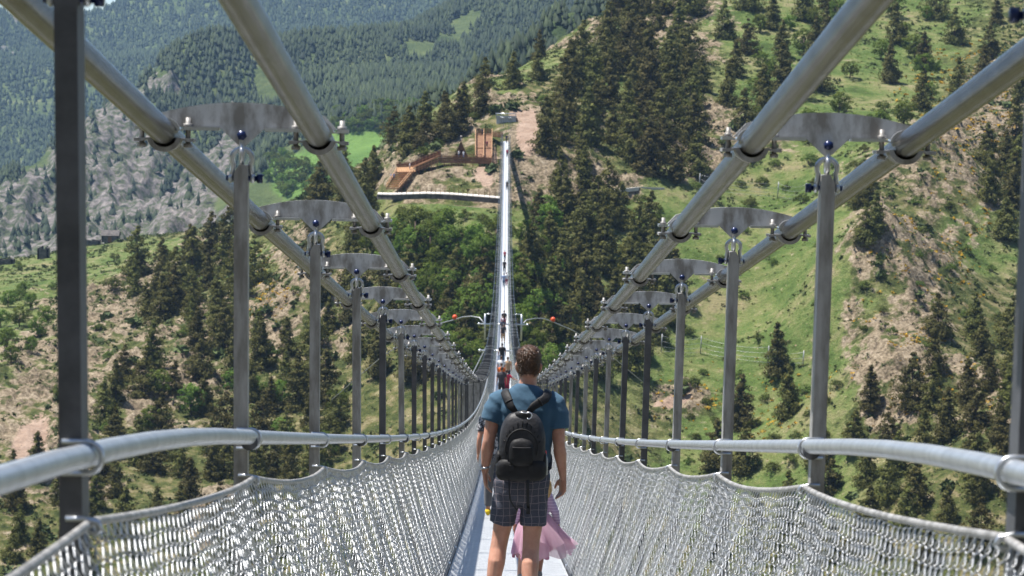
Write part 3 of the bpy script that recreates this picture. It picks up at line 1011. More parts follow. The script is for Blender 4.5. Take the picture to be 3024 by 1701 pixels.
# (kind, polygon in the picture, spacing, how many, heights, label, group)
WOODS = [
    ('pine', [(1600, 480), (1640, 330), (1740, 170), (1830, 40), (2040, 20), (2010, 210), (2090, 330), (2080, 520), (1960, 560), (1860, 470), (1700, 440)], 52, 66, (6.5, 11.5),
     'dark pine|of the wood right of the bridge end', 'pines of the dense wood above the far bridge end'),
    ('pine', [(2040, 20), (2480, 20), (2460, 180), (2420, 380), (2200, 420), (2090, 330), (2010, 210)], 70, 24, (6.5, 9.5),
     'dark pine|among bright bushes, upper right', 'pines of the upper right slope'),
    ('broad', [(2200, 90), (2750, 20), (2780, 330), (2620, 420), (2300, 440), (2160, 330)], 62, 26, (3.6, 6.2),
     'rounded bright tree|on the upper right slope', 'bright rounded trees of the upper right slope'),
    ('pine', [(2560, 60), (3020, 40), (3020, 300), (2800, 330), (2640, 330)], 75, 14, (5.5, 8.5),
     'dark pine|in the top right corner', 'pines of the top right corner'),
    ('pine', [(1620, 520), (1700, 470), (1870, 600), (1880, 690), (1640, 660)], 62, 9, (6, 9),
     'slender pine|on tan rocks right of the bridge end', 'pines on the tan rocks right of the bridge end'),
    ('pine', [(1535, 640), (1700, 640), (1940, 680), (2000, 900), (1900, 1120), (1750, 1130), (1640, 1000), (1540, 900)], 50, 48, (7, 11),
     'dark pine|in the gorge right of the bridge', 'pines of the gorge wood right of the footbridge'),
    ('broad', [(1525, 640), (1640, 620), (1640, 760), (1660, 900), (1720, 1040), (1640, 1130), (1525, 1130)], 58, 18, (5, 8.5),
     'leafy tree|in the gorge right of the bridge', 'leafy trees of the gorge wood right of the footbridge'),
    ('broad', [(1120, 715), (1470, 725), (1460, 1120), (1300, 1130), (1200, 900), (1090, 760)], 54, 40, (5, 9),
     'leafy tree|in the gorge left of the bridge', 'leafy trees of the gorge wood left of the footbridge'),
    ('pine', [(940, 640), (1130, 700), (1250, 790), (1440, 900), (1440, 1130), (1150, 1150), (960, 1000), (900, 760)], 62, 34, (6.5, 10.5),
     'dark pine|in the gorge left of the bridge', 'pines of the gorge wood left of the footbridge'),
    ('pine', [(360, 830), (520, 770), (700, 720), (760, 800), (720, 960), (620, 1010), (450, 960)], 46, 34, (6.0, 9.5),
     'dark pine|of the clump below the left meadow', 'pines below the left meadow'),
    ('pine', [(260, 1050), (420, 1060), (700, 1020), (900, 1000), (1010, 1150), (1000, 1380), (700, 1420), (420, 1400), (270, 1300)], 66, 46, (6, 10),
     'dark pine|on rocks behind the left hangers', 'pines of the rocky slope behind the left hangers'),
    ('pine', [(0, 1430), (250, 1330), (600, 1410), (900, 1430), (900, 1640), (400, 1690), (0, 1690)], 62, 44, (6, 9.5),
     'dark pine|below the left handrail', 'pines low on the left slope behind the handrail'),
    ('broad', [(420, 1150), (800, 1180), (1000, 1220), (1000, 1400), (700, 1330), (430, 1320)], 110, 10, (5, 7.5),
     'pale leafy tree|on rocks behind the left hangers', 'leafy trees of the rocky slope behind the left hangers'),
    ('broad', [(0, 860), (130, 830), (150, 1000), (60, 1100), (0, 1120)], 46, 10, (3, 5),
     'leafy tree|left of the front left hanger', 'leafy trees at the left edge'),
    ('pine', [(1010, 540), (1100, 500), (1120, 580), (1090, 660), (960, 660), (900, 640)], 48, 11, (6, 9),
     'dark pine|left of the wooden walkway', 'pines left of the wooden walkway'),
    ('pine', [(1150, 420), (1230, 385), (1300, 350), (1420, 330), (1450, 350), (1400, 385), (1290, 430), (1180, 470)], 36, 13, (6, 9),
     'dark pine|on the knoll above the walkway', 'pines on the knoll above the walkway'),
    ('pine', [(1380, 270), (1460, 235), (1620, 150), (1650, 180), (1600, 260), (1480, 290)], 60, 7, (4.5, 7),
     'small dark pine|on the grassy ridge above the bridge end', 'pines on the grassy ridge'),
    ('pine', [(2180, 1060), (2420, 1080), (2480, 1250), (2440, 1450), (2200, 1420), (2150, 1250)], 120, 6, (8, 11.5),
     'broad dark pine|below the right green meadow', 'pines below the right meadow'),
    ('pine', [(2040, 1380), (2480, 1420), (2700, 1450), (2960, 1500), (2960, 1690), (2100, 1690)], 66, 30, (6.5, 10),
     'dark pine|below the right handrail', 'pines low on the right slope behind the handrail'),
    ('pine', [(2760, 960), (3000, 960), (3000, 1480), (2880, 1480), (2740, 1200)], 66, 22, (7, 11),
     'dark pine|on the orange flowered crag', 'pines of the crag at far right'),
    ('pine', [(2880, 450), (3010, 420), (3010, 760), (2950, 720)], 52, 9, (7, 10),
     'tall dark pine|above the crag at right edge', 'pines above the crag near the right edge'),
    ('pine', [(2490, 620), (2600, 520), (2590, 700), (2540, 740)], 42, 6, (6, 9),
     'dark pine|left of the crag top', 'pines at the upper foot of the right crag'),
    ('pine', [(2480, 1120), (2700, 1200), (2760, 1420), (2560, 1450), (2470, 1350)], 80, 9, (7, 10.5),
     'dark pine|below the right crag', 'pines at the lower foot of the right crag'),
    ('shrub', [(1900, 640), (2440, 620), (2460, 1040), (2200, 1120), (2000, 1040)], 105, 15, (1.5, 3.0),
     'round shrub|on the right green meadow', 'shrubs of the right green meadow'),
    ('shrub', [(2020, 1100), (2480, 1120), (2460, 1420), (2020, 1380)], 62, 30, (1.6, 3.4),
     'leafy shrub|below the right green meadow', 'shrubs below the right meadow'),
    ('shrub', [(2300, 330), (2850, 320), (2560, 480), (2480, 600), (2050, 620), (2060, 480)], 62, 34, (1.6, 3.2),
     'rounded shrub|above the right green meadow', 'shrubs above the right meadow'),
    ('shrub', [(0, 800), (500, 735), (640, 715), (640, 740), (330, 860), (0, 900)], 90, 14, (1.8, 3.4),
     'small shrub|on the left shoulder meadow', 'shrubs of the left shoulder meadow'),
    ('shrub', [(2560, 560), (3000, 640), (3000, 1000), (2700, 1060), (2550, 1000)], 72, 26, (1.3, 2.6),
     'scrubby shrub|on the right crag', 'shrubs of the right crag'),
    ('shrub', [(250, 900), (420, 1000), (900, 850), (980, 1200), (500, 1300), (240, 1500), (150, 1200)], 84, 34, (1.4, 2.8),
     'scrubby shrub|on the rocky left slope', 'shrubs of the left rocky slope'),
    ('shrub', [(1160, 640), (1480, 650), (1470, 710), (1150, 710)], 40, 22, (1.8, 3.2),
     'green shrub|under the pale retaining wall', 'shrubs under the retaining wall'),
    ('shrub', [(1620, 600), (1980, 600), (2000, 660), (1880, 690), (1620, 670)], 60, 14, (1.6, 2.8),
     'green shrub|on grass right of the bridge end', 'shrubs right of the bridge end'),
    ('shrub', [(1240, 470), (1260, 420), (1330, 400), (1480, 300), (1640, 280), (1640, 360), (1560, 330)], 50, 14, (1.4, 2.6),
     'low shrub|on the knoll around the anchor block', 'shrubs of the rocky knoll'),
]
KEEP_OUT = [(1140, 575, 1477, 615), (1455, 330, 1540, 440), (1300, 440, 1460, 500), (1400, 385, 1460, 480), (1130, 490, 1240, 570), (1330, 400, 1392, 470)]
ORD = ['leftmost', 'second', 'third', 'fourth', 'fifth', 'sixth', 'seventh', 'eighth', 'ninth', 'tenth', 'eleventh', 'twelfth']
ROWS = ['top row', 'second row', 'third row', 'fourth row', 'fifth row', 'sixth row', 'seventh row', 'eighth row', 'ninth row', 'tenth row']


def wood(kind, pts, ter, step, hfun, what, where, group):
    """plants one wood; every tree is named by its row and its place in the row"""
    H = ter.hit(np.array([q[0] for q in pts]), np.array([q[1] for q in pts]), step)
    ok = [(q, p) for q, p in zip(pts, H) if not np.isnan(p[0]) and not (abs(p[0]) < 4.0 and 560 < p[1] < 640)]
    ok.sort(key=lambda e: e[0][1])
    nr = max(1, min(10, math.ceil(len(ok) / 8)))
    for r in range(nr):
        row = sorted(ok[len(ok) * r // nr:len(ok) * (r + 1) // nr], key=lambda e: e[0][0])
        rn = ROWS[r] if r < nr - 1 or nr == 1 else 'bottom row'
        for k, (q, p) in enumerate(row):
            o = ORD[k] if k == 0 else ORD[min(k, 11)] + ' from left'
            lab = f'{what}, {o} in {rn} {where}' if nr > 1 else f'{what}, {o} {where}'
            plant(kind, p, hfun(p), lab, group)


for kind, poly, sp, lim, hs, label, group in WOODS:
    pts = [q for q in sample_poly(poly, sp * (1.12 if kind == 'pine' else 1.0), int(lim * (0.80 if kind == 'pine' else 1.0))) if not any(a < q[0] < c and b < q[1] < d for a, b, c, d in KEEP_OUT)]
    what, where = label.split('|')
    wood(kind, pts, hill, 1.0, lambda p: rng.uniform(*hs) * (1.15 if kind == 'pine' else 1.05) * (p[1] / 560 if p[1] < 700 else 1.15), what, where, group)

# rounded trees along the road across the valley
wood('broad', sample_poly([(990, 318), (1270, 330), (1275, 372), (1180, 392), (985, 398)], 17, 70), mid, 4.0, lambda p: rng.uniform(6, 9), 'round pale tree', 'along the far valley road', 'round trees along the valley road')
wood('broad', sample_poly([(800, 450), (960, 520), (960, 560), (840, 590), (780, 520)], 20, 26), mid, 4.0, lambda p: rng.uniform(6, 9), 'round tree', 'on the far valley meadow', 'round trees of the valley meadow')


# ------------------------------------------------------------------ undergrowth nobody could count
def tufts(name, n, size, mat, weight, label, cat, per=9, flat=0.7, seedt=(0.2, 0.8)):
    y = np.sqrt(rng.uniform(425 ** 2, 960 ** 2, n))
    x = rng.uniform(-0.205, 0.205, n) * y
    z = hill.height(x, y)
    P = np.stack([x, y, z], -1)
    px, py = to_px(P)
    g, r, s = hill_masks(x, y, z)
    k = rng.random(n) < weight(px, py, g, r, s, x, y)
    for a, b, c, d in KEEP_OUT:
        k &= ~((px > a) & (px < c) & (py > b) & (py < d))
    P, y = P[k], y[k]
    n = len(P)
    sz = rng.uniform(0.4, 1.0, n) ** 1.5 * size * (y / 560) ** 0.7
    q = rng.normal(size=(n, per, 3))
    q /= np.linalg.norm(q, axis=2)[..., None]
    q[..., 2] = np.abs(q[..., 2]) * flat
    C = P[:, None] + q * sz[:, None, None] * rng.uniform(0.3, 1, (n, per))[..., None]
    tn = np.clip(rng.uniform(*seedt, n)[:, None] + rng.normal(0, 0.12, (n, per)), 0, 1)
    V, T = leaf_tris(C.reshape(-1, 3), 1.0)
    V = (V.reshape(-1, 3, 3) - C.reshape(-1, 1, 3)) * (sz[:, None].repeat(per, 1).reshape(-1, 1, 1) * 0.5) + C.reshape(-1, 1, 3)
    o = ob(name, mesh_np(name, V.reshape(-1, 3), T, False, [mat], colors={'tint': np.repeat(tn.ravel(), 3)[:, None].repeat(3, 1)}))
    tag(o, label, cat, kind='stuff')


def w_scrub(px, py, g, r, s, x, y):
    n = fbm(x / 8, y / 8, 3, 77)
    return np.clip(0.6 + n * 0.9 - 0.15 * r - s - 0.62 * g, 0, 1)


def w_grass(px, py, g, r, s, x, y):
    n = fbm(x / 6, y / 6, 3, 79)
    return np.clip((g - 0.2) * 0.5 + n * 0.5 - r * 0.6, 0, 0.6)


def w_broom(px, py, g, r, s, x, y):
    w = np.zeros(len(px))
    for b in [(2700, 800, 130, 50, 30), (2640, 720, 60, 60, 0), (2570, 900, 40, 60, 0), (2790, 740, 70, 40, 20), (2860, 640, 90, 40, 20), (2900, 1150, 60, 60, 0), (2760, 1140, 50, 60, 0), (2620, 1250, 60, 60, 0), (2850, 330, 120, 120, 0), (2700, 1030, 50, 40, 0), (2260, 1180, 200, 80, 0), (790, 850, 60, 60, 0), (720, 900, 50, 50, 0)]:
        w = np.maximum(w, blob(px, py, *b))
    return np.clip(w * (0.45 + 0.9 * fbm(x / 4, y / 4, 2, 83)), 0, 1)


def w_jun(px, py, g, r, s, x, y):
    n = fbm(x / 11, y / 11, 3, 78)
    return np.clip(0.2 + n * 0.9 - 0.12 * r - s - 0.8 * g, 0, 1)


JUNI = leaf_mat('juniper_foliage', (0.028, 0.040, 0.015), (0.105, 0.125, 0.040), 0.1)
BROOM = leaf_mat('orange_broom_flower', (0.22, 0.15, 0.02), (0.50, 0.23, 0.015), 0.1)
SCRUB = leaf_mat('mixed_scrub', (0.035, 0.050, 0.016), (0.135, 0.155, 0.045), 0.1)
tufts('juniper_undergrowth', 7000, 2.0, JUNI, w_jun, 'dark low juniper and pine thicket on the far mountainside', 'undergrowth', 34, 0.8)
tufts('undergrowth_shrubbery', 90000, 0.9, SCRUB, w_scrub, 'low olive scrub covering the far mountainside', 'undergrowth', 8)
tufts('meadow_grass', 70000, 0.5, SHRUBM, w_grass, 'tufted grass and herbs on the green slopes', 'grass', 7, 0.45)
tufts('broom_shrubbery', 90000, 0.75, BROOM, w_broom, 'orange flowering broom on the crag at right', 'broom', 8)


# ------------------------------------------------------------------ the footbridge
SP = 3.1                                       # hanger spacing
Y0 = 4.68                                      # distance of the front hangers
SPAN = 603.0


def hz(y):                                     # handrail height along the bridge
    z = 0.021 - 0.12 * y * (1 - y / SPAN)
    return z - (0.04 * ((7 - y) / 2.3) ** 2 if 0 < y < 7 else (0.37 if y <= 0 else 0))


def cz(y):                                     # main cables
    return 0.021 - 0.12 * y * (1 - y / SPAN) + 0.87


def dz(y):                                     # walking surface
    return hz(y) - 1.15


bridge = ob('suspension_footbridge', None, None, (0, Y0, dz(Y0)))
bridge.empty_display_size = 0.5
tag(bridge, 'long galvanised steel suspension footbridge with chain-link sides sagging across the gorge', 'footbridge')
BO = Vector(bridge.location)


def bo(name, data, loc=(0, 0, 0), rot=None, scale=None, parent=None):
    """part of the bridge given in world coordinates"""
    return ob(name, data, parent or bridge, Vector(loc) - (BO if parent is None else Vector((0, 0, 0))), rot, scale)


NB = 188
near_y = list(np.arange(-6.0, 80, 0.775)) + list(np.arange(80.3, 590, 3.1)) + [590.0]
# four main cables, running on to the far anchor block
for sx in (-1, 1):
    for cx in (0.62, 1.06):
        pts = [(sx * cx, y, cz(y)) for y in near_y] + [(sx * cx, 612.0, 2.55)]
        n = 20
        V, UV, T = [], [], []
        ln = 0
        for i, p in enumerate(pts):
            if i:
                ln += (Vector(p) - Vector(pts[i - 1])).length
            for j in range(n + 1):
                a = 2 * math.pi * j / n
                V.append((p[0] + 0.036 * math.cos(a), p[1], p[2] + 0.036 * math.sin(a)))
                UV.append((ln, j / n * (1 if sx > 0 else -1)))
        m = n + 1
        T = [(i * m + j, i * m + j + 1, (i + 1) * m + j + 1, (i + 1) * m + j) for i in range(len(pts) - 1) for j in range(n)]
        bo('main_cable', mesh_np('main_cable', np.array(V) - np.array(BO), T, True, [CABLE], uv=np.array(UV)), BO)

# handrail pipes and the ropes along the top and foot of the nets
for sx in (-1, 1):
    mb = MB()
    mb.tube([Vector((sx * 0.80, y, hz(y))) - BO for y in list(np.arange(0.6, 80, 0.62)) + near_y[-166:]], 0.0215, 14)
    bo('handrail', mb.mesh('handrail', PIPE), BO)
    mb = MB()
    ys2 = []
    for i in range(-1, 26):
        for q in range(8):
            u = q / 8
            y = Y0 + (i + u) * SP
            ys2.append((sx * (0.795 - 0.02 * math.sin(math.pi * u)), y, hz(y) - 0.118 - 0.03 * 4 * u * (1 - u)))
    ys2 += [(sx * 0.795, y, hz(y) - 0.14) for y in np.arange(Y0 + 26 * SP, 588, 3.1)]
    mb.tube([Vector(p) - BO for p in ys2], 0.0085, 7)
    bo('net_top_rope', mb.mesh('net_top_rope', GALV), BO)
    mb = MB()
    mb.tube([Vector((sx * 0.515, y, dz(y) + 0.035)) - BO for y in near_y], 0.012, 6)
    bo('net_foot_rope', mb.mesh('net_foot_rope', GALV_DARK), BO)
    mb = MB()
    for a, b in zip(near_y[:-1], near_y[1:]):
        mb.beam(Vector((sx * 0.525, a, dz(a) - 0.05)) - BO, Vector((sx * 0.525, b, dz(b) - 0.05)) - BO, 0.03, 0.10)
    bo('deck_stringer', mb.mesh('deck_stringer', GALV_DARK), BO)

# ---- hanger meshes, origin at the suspension bolt, +x = outwards
def omega(sgn, tab):
    """clamp strip round the cable; sgn +1 saddle above, -1 strap below"""
    mb = MB()
    r0, r1, fl = 0.0375, 0.0455 if sgn > 0 else 0.050, 0.012 * sgn
    th = 0.010 * sgn
    prof_i, prof_o = [], []
    a0 = math.asin(0.012 / 0.045)
    for k in range(13):
        a = math.pi - a0 - (math.pi - 2 * a0) * k / 12
        prof_i.append((r0 * math.cos(a), r0 * math.sin(a) * sgn))
        prof_o.append((r1 * math.cos(a), r1 * math.sin(a) * sgn))
    inner = [(-tab, fl)] + [(-r1 - 0.012, fl)] + prof_i + [(r1 + 0.012, fl), (0.085, fl)]
    outer = [(-tab, fl + th)] + [(-r1 - 0.016, fl + th)] + [(x, z + 0.0015 * sgn) for x, z in prof_o] + [(r1 + 0.016, fl + th), (0.085, fl + th)]
    n = len(inner)
    hw = 0.032 if sgn > 0 else 0.046
    V = [(x, -hw, z) for x, z in inner] + [(x, -hw, z) for x, z in outer] + [(x, hw, z) for x, z in inner] + [(x, hw, z) for x, z in outer]
    F = []
    for i in range(n - 1):
        F += [(i, i + 1, n + i + 1, n + i), (2 * n + i + 1, 2 * n + i, 3 * n + i, 3 * n + i + 1), (n + i, n + i + 1, 3 * n + i + 1, 3 * n + i), (i + 1, i, 2 * n + i, 2 * n + i + 1)]
    F += [(0, n, 3 * n, 2 * n), (n - 1, 3 * n - 1, 4 * n - 1, 2 * n - 1)]
    return mb.add(V, F)


pl = []
for k in range(17):
    x = -0.235 + 0.47 * k / 16
    pl.append((x, 0.094 - 0.62 * x * x))
pl = [(-0.272, 0.021)] + pl + [(0.272, 0.021)]
half = [(0.066, 0.021), (0.058, 0.016), (0.050, 0.008), (0.014, -0.026), (0.006, -0.030)]
pl += half + [(-x, z) for x, z in reversed(half)]
PLATE = MB().prism(pl, -0.005, 0.005).mesh('spreader_plate', GALV_STAIN)
post = [(-0.018, -0.085), (0.006, -0.083), (0.021, -0.108), (-0.009, -2.16), (-0.048, -2.16), (-0.019, -0.087)]


def post_mesh(mat, light):
    mb = MB()
    mb.prism(post, -0.036, 0.036)
    if light:
        mb.prism(pl, -0.005, 0.005)
        mb.box(-0.28, -0.16, -0.03, 0.03, -0.045, 0.018)
        mb.box(0.16, 0.28, -0.03, 0.03, -0.045, 0.018)
        mb.box(-0.012, 0.012, -0.01, 0.01, -0.1, -0.02)
    return mb.mesh('hanger', mat)


POST_A, POST_B = post_mesh(GALV, False), post_mesh(GALV_DARK, False)
POST_FA, POST_FB = post_mesh(GALV, True), post_mesh(GALV_DARK, True)
SADDLE = omega(1, 0.155).mesh('saddle_clamp', ZINC)
STRAP = omega(-1, 0.085).mesh('clamp_strap', GALV)


def hexbolt(r, z0, z1, head):
    mb = MB()
    mb.tube([(0, 0, z0), (0, 0, z1)], 0.0075, 8)
    mb.tube([(0, 0, z0), (0, 0, z0 + 0.012)], 0.0135, 6)
    mb.tube([(0, 0, head), (0, 0, head + 0.012)], 0.0135, 6)
    return mb


CBOLT = hexbolt(0.008, -0.038, 0.048, 0.0195).mesh('clamp_bolt', GALV)


def shackle(vertical_pin_axis):
    """bow shackle hanging from a pin at the origin; the bow lies in the plane x=0 (pin along y) or y=0 (pin along x)"""
    mb = MB()
    pts = []
    for k in range(17):
        a = -0.9 + (math.pi + 1.8) * k / 16
        pts.append((0.024 * math.cos(a), -0.055 - 0.026 * math.sin(a)))
    pts = [(0.0175, 0.006)] + [(0.0175, -0.012)] + [p for p in pts if p[1] < -0.03] + [(-0.0175, -0.012), (-0.0175, 0.006)]
    P = [(0, a, b) if vertical_pin_axis else (a, 0, b) for a, b in pts]
    mb.tube(P, 0.0072, 8)
    return mb.mesh('shackle', ZINC)


SH_A = shackle(True)


def shackle_low():
    """inverted bow: loop on top, pin below through the hanger, pin along x"""
    mb = MB()
    pts = [(0.03, -0.075), (0.027, -0.055)]
    for k in range(13):
        a = -0.55 + (math.pi + 1.1) * k / 12
        pts.append((0.029 * math.cos(a), -0.022 + 0.029 * math.sin(a)))
    pts += [(-0.027, -0.055), (-0.03, -0.075)]
    mb.tube([(a, 0, b) for a, b in pts], 0.0075, 8)
    mb.sphere((0.031, 0, -0.078), (0.009, 0.014, 0.014), 8, 6)
    mb.sphere((-0.031, 0, -0.078), (0.009, 0.014, 0.014), 8, 6)
    return mb.mesh('shackle', ZINC)


SH_B = shackle_low()
PIN_A = MB().tube([(0, -0.034, 0), (0, -0.020, 0)], 0.0145, 6).tube([(0, -0.021, 0), (0, 0.03, 0)], 0.008, 8).mesh('shackle_pin', BLUE)
PIN_B = MB().tube([(-0.060, 0, 0), (-0.044, 0, 0)], 0.0145, 6).tube([(-0.046, 0, 0), (0.045, 0, 0)], 0.008, 8).mesh('shackle_pin', BLUE)
ring = [(-0.042 + 0.0275 * math.cos(a), 0, 0.0275 * math.sin(a)) for a in np.linspace(math.pi / 2, 1.5 * math.pi, 13)]
RING = MB().tube([(-0.0, 0, 0.0275)] + ring + [(-0.0, 0, -0.0275)], 0.0052, 8).mesh('rail_ring', ZINC)
CLIP = MB().tube([(0.0, 0, 0.012), (-0.03, 0, 0.012), (-0.055, 0, 0.006), (-0.062, 0, -0.006), (-0.05, 0, -0.014), (-0.038, 0, -0.006)], 0.0055, 8).mesh('net_clip', ZINC)
SLEEVE = MB().tube([(0, -0.006, 0), (0, 0.006, 0)], 0.0245, 14).mesh('rail_sleeve', GALV_DARK)

shaded_l = {4, 6, 7, 8, 9, 10, 12, 13, 15}  # hangers whose shade is painted with the darker steel
shaded_r = {4, 5, 7, 9, 11, 12}
far_posts = MB()
for i in range(-1, NB):
    y = Y0 + i * SP
    for sx in (-1, 1):
        dark_post = (i in (shaded_l if sx < 0 else shaded_r)) or (i > 15 and rng.random() < 0.55) or i == 0  # listed and front hangers painted as shaded, far ones at random
        loc = (sx * 0.84, y, cz(y))
        if i < 16:
            h = bo('hanger', POST_B if dark_post else POST_A, loc, (rng.normal(0, 0.0025), rng.normal(0, 0.0025), rng.normal(0, 0.03)), (sx, 1, 1))
            ob('spreader_plate', PLATE, h)
            for cx in (-0.22, 0.22):
                ob('saddle_clamp', SADDLE, h, (cx, 0, 0), None, (1 if cx > 0 else -1, 1, 1))
                ob('clamp_strap', STRAP, h, (cx, 0, 0))
                for bx in (-0.066, 0.066):
                    ob('clamp_bolt', CBOLT, h, (cx + bx, -0.012, 0), (0, 0, rng.uniform(0, 1)))
            ob('shackle', SH_A, h)
            ob('shackle', SH_B, h, (0, 0, -0.045))
            ob('shackle_pin', PIN_A, h, None, (0, rng.uniform(0, 1), 0))
            ob('shackle_pin', PIN_B, h, (0, 0, -0.123), (rng.uniform(0, 1), 0, 0))
            rz = hz(y) - cz(y)
            ob('rail_ring', RING, h, (0.002, -0.045, rz))
            ob('net_clip', CLIP, h, (-0.005, -0.045, rz - 0.118))
            if i % 2 == 1:
                ob('rail_sleeve', SLEEVE, h, (-0.04, -0.12, rz), (-0.11, 0, 0))
        elif i < 140:
            bo('hanger', POST_FB if dark_post else POST_FA, loc, None, (sx, 1, 1))
        else:
            o = Vector(loc) - BO
            far_posts.add([(o.x + sx * x, o.y + yy, o.z + z) for yy in (-0.036, 0.036) for x, z in post], [(0, 1, 2, 3, 4, 5), (11, 10, 9, 8, 7, 6)] + [(a, a + 6, (a + 1) % 6 + 6, (a + 1) % 6) for a in range(6)])
            far_posts.add([(o.x + x, o.y + yy, o.z + z) for yy in (-0.02, 0.02) for x, z in pl], [tuple(range(len(pl))), tuple(range(2 * len(pl) - 1, len(pl) - 1, -1))])
fp = bo('far_hanger_row', far_posts.mesh('far_hanger_row', GALV), BO)
fp['kind'] = 'stuff'

# ---- chain-link net, one bay long, origin at the foot of the first hanger, +x = outwards
SLOPE = -0.115


def net_bay(detail):
    a, b = SP / 43.0, 0.0685
    rows = 30
    npk = 86
    L = []
    for k in range(npk):
        P = []
        for j in range(rows + 1):
            left = (k + j) % 2 == 0
            s = (k + (0 if left else 1)) * a / 2
            side = 1 if left else -1
            if detail:
                d = 0.13
                if j > 0:
                    P.append((s + side * 0.07 * a, j - 0.15, -side * 0.0055))
                P.append((s - side * 0.018 * a, j, 0.0))
                if j < rows:
                    P.append((s + side * 0.07 * a, j + 0.15, side * 0.0055))
            else:
                P.append((s, j, side * 0.004))
        L.append(P)
    L = np.array(L)                                            # picket, point, (s, row, out)
    s, h, o = L[..., 0], L[..., 1] / rows, L[..., 2]
    u = np.clip(s / SP, 0, 1)
    sagz = 0.03 * 4 * u * (1 - u) * h ** 2
    wob = 0.010 * np.sin(s * 7.1 + h * 9) * np.sin(h * math.pi) + 0.006 * np.sin(s * 17 + h * 23) * np.sin(h * math.pi)
    x = 0.515 + (0.795 - 0.515) * (0.92 * h + 0.08 * h * h) - 0.02 * np.sin(math.pi * u) * h + o + wob + 0.012 * np.sin(math.pi * h)
    z = 0.03 + (1.035 - 0.03) * h - sagz + SLOPE * s + 0.004 * np.sin(s * 11 + h * 5)
    C = np.stack([x, s, z], -1)
    n = 4 if detail else 3
    t = np.gradient(C, axis=1)
    t /= np.linalg.norm(t, axis=2)[..., None]
    ref = np.array([1.0, 0.15, 0.1])
    e1 = np.cross(t, ref)
    e1 /= np.linalg.norm(e1, axis=2)[..., None]
    e2 = np.cross(t, e1)
    r = 0.0018
    R = np.stack([C + r * (math.cos(2 * math.pi * q / n) * e1 + math.sin(2 * math.pi * q / n) * e2) for q in range(n)], 2)
    K, M = C.shape[:2]
    idx = np.arange(K * M * n).reshape(K, M, n)
    nx = np.roll(idx, -1, axis=2)
    T = np.stack([idx[:, :-1], nx[:, :-1], nx[:, 1:], idx[:, 1:]], -1).reshape(-1, 4)
    return mesh_np('chain_link_net', R.reshape(-1, 3), T, True, [WIRE])


NET_A = net_bay(True)
for i in range(-1, 40):
    y = Y0 + i * SP
    sl = (dz(y + SP) - dz(y)) / SP
    for sx in (-1, 1):
        o = bo('chain_link_net', NET_A, (0, y, dz(y)), (math.atan(sl) - math.atan(SLOPE), 0, 0), (sx, 1, 1))
        o['kind'] = 'stuff'


def far_net_material():
    m = bpy.data.materials.new('far_net_lattice')
    nt, p = nodes_of(m)
    tc = N(nt, 'ShaderNodeTexCoord')
    sx = N(nt, 'ShaderNodeSeparateXYZ')
    nt.links.new(tc.outputs['UV'], sx.inputs[0])
    k = 2 * math.pi / 0.0695
    ua, ub = math_(nt, 'MULTIPLY', sx.outputs[0], k / 2), math_(nt, 'MULTIPLY', sx.outputs[1], k / 2)
    w1 = math_(nt, 'ABSOLUTE', math_(nt, 'SINE', math_(nt, 'ADD', ua, ub)))
    w2 = math_(nt, 'ABSOLUTE', math_(nt, 'SINE', math_(nt, 'SUBTRACT', ua, ub)))
    wire = math_(nt, 'LESS_THAN', math_(nt, 'MINIMUM', w1, w2), 0.34)
    tr = N(nt, 'ShaderNodeBsdfTransparent')
    ms = N(nt, 'ShaderNodeMixShader')
    nt.links.new(wire, ms.inputs[0])
    nt.links.new(tr.outputs[0], ms.inputs[1])
    nt.links.new(p.outputs[0], ms.inputs[2])
    nt.links.new(ms.outputs[0], nt.nodes['Material Output'].inputs['Surface'])
    p.inputs['Base Color'].default_value = (0.66, 0.68, 0.70, 1)
    p.inputs['Metallic'].default_value = 0.6
    p.inputs['Roughness'].default_value = 0.4
    return m


FNET = far_net_material()
for sx in (-1, 1):
    V, UV, T = [], [], []
    yy = np.arange(Y0 + 40 * SP, 589, 3.1)
    for y in yy:
        V += [(sx * 0.515, y, dz(y) + 0.03), (sx * 0.795, y, hz(y) - 0.13)]
        UV += [(y, 0), (y, 1.045)]
    T = [(2 * i, 2 * i + 1, 2 * i + 3, 2 * i + 2) for i in range(len(yy) - 1)]
    o = bo('far_chain_link_net', mesh_np('far_chain_link_net', np.array(V) - np.array(BO), T, False, [FNET], uv=np.array(UV)), BO)
    o['kind'] = 'stuff'

# ---- deck: one grating panel to each bay, cross beams under the joints
mb = MB()
for k in range(31):
    x = -0.49 + 0.98 * k / 30
    mb.box(x - 0.0025, x + 0.0025, 0.012, SP - 0.012, -0.028, 0)
for k in range(48):
    y = 0.035 + (SP - 0.07) * k / 47
    mb.box(-0.488, 0.488, y - 0.022, y + 0.022, -0.006, 0.0022)
for y in (0.006, SP - 0.006):
    mb.box(-0.5, 0.5, y - 0.004, y + 0.004, -0.03, 0.001)
for x in (-0.4985, 0.4985):
    mb.box(x - 0.004, x + 0.004, 0.008, SP - 0.008, -0.03, 0.004)
PANEL = mb.mesh('deck_panel', DECKM)
PANEL_F = MB().box(-0.5, 0.5, 0.01, SP - 0.01, -0.03, 0).mesh('deck_panel', DECKM)
XBEAM = MB().box(-0.87, 0.87, -0.03, 0.03, -0.13, -0.035).mesh('cross_beam', GALV_DARK)
BRKT = MB().box(-0.03, 0.03, -0.04, 0.04, -0.03, 0.03).tube([(0, 0, 0.02), (0, 0, 0.05)], 0.012, 6).mesh('deck_bolt_plate', ZINC)
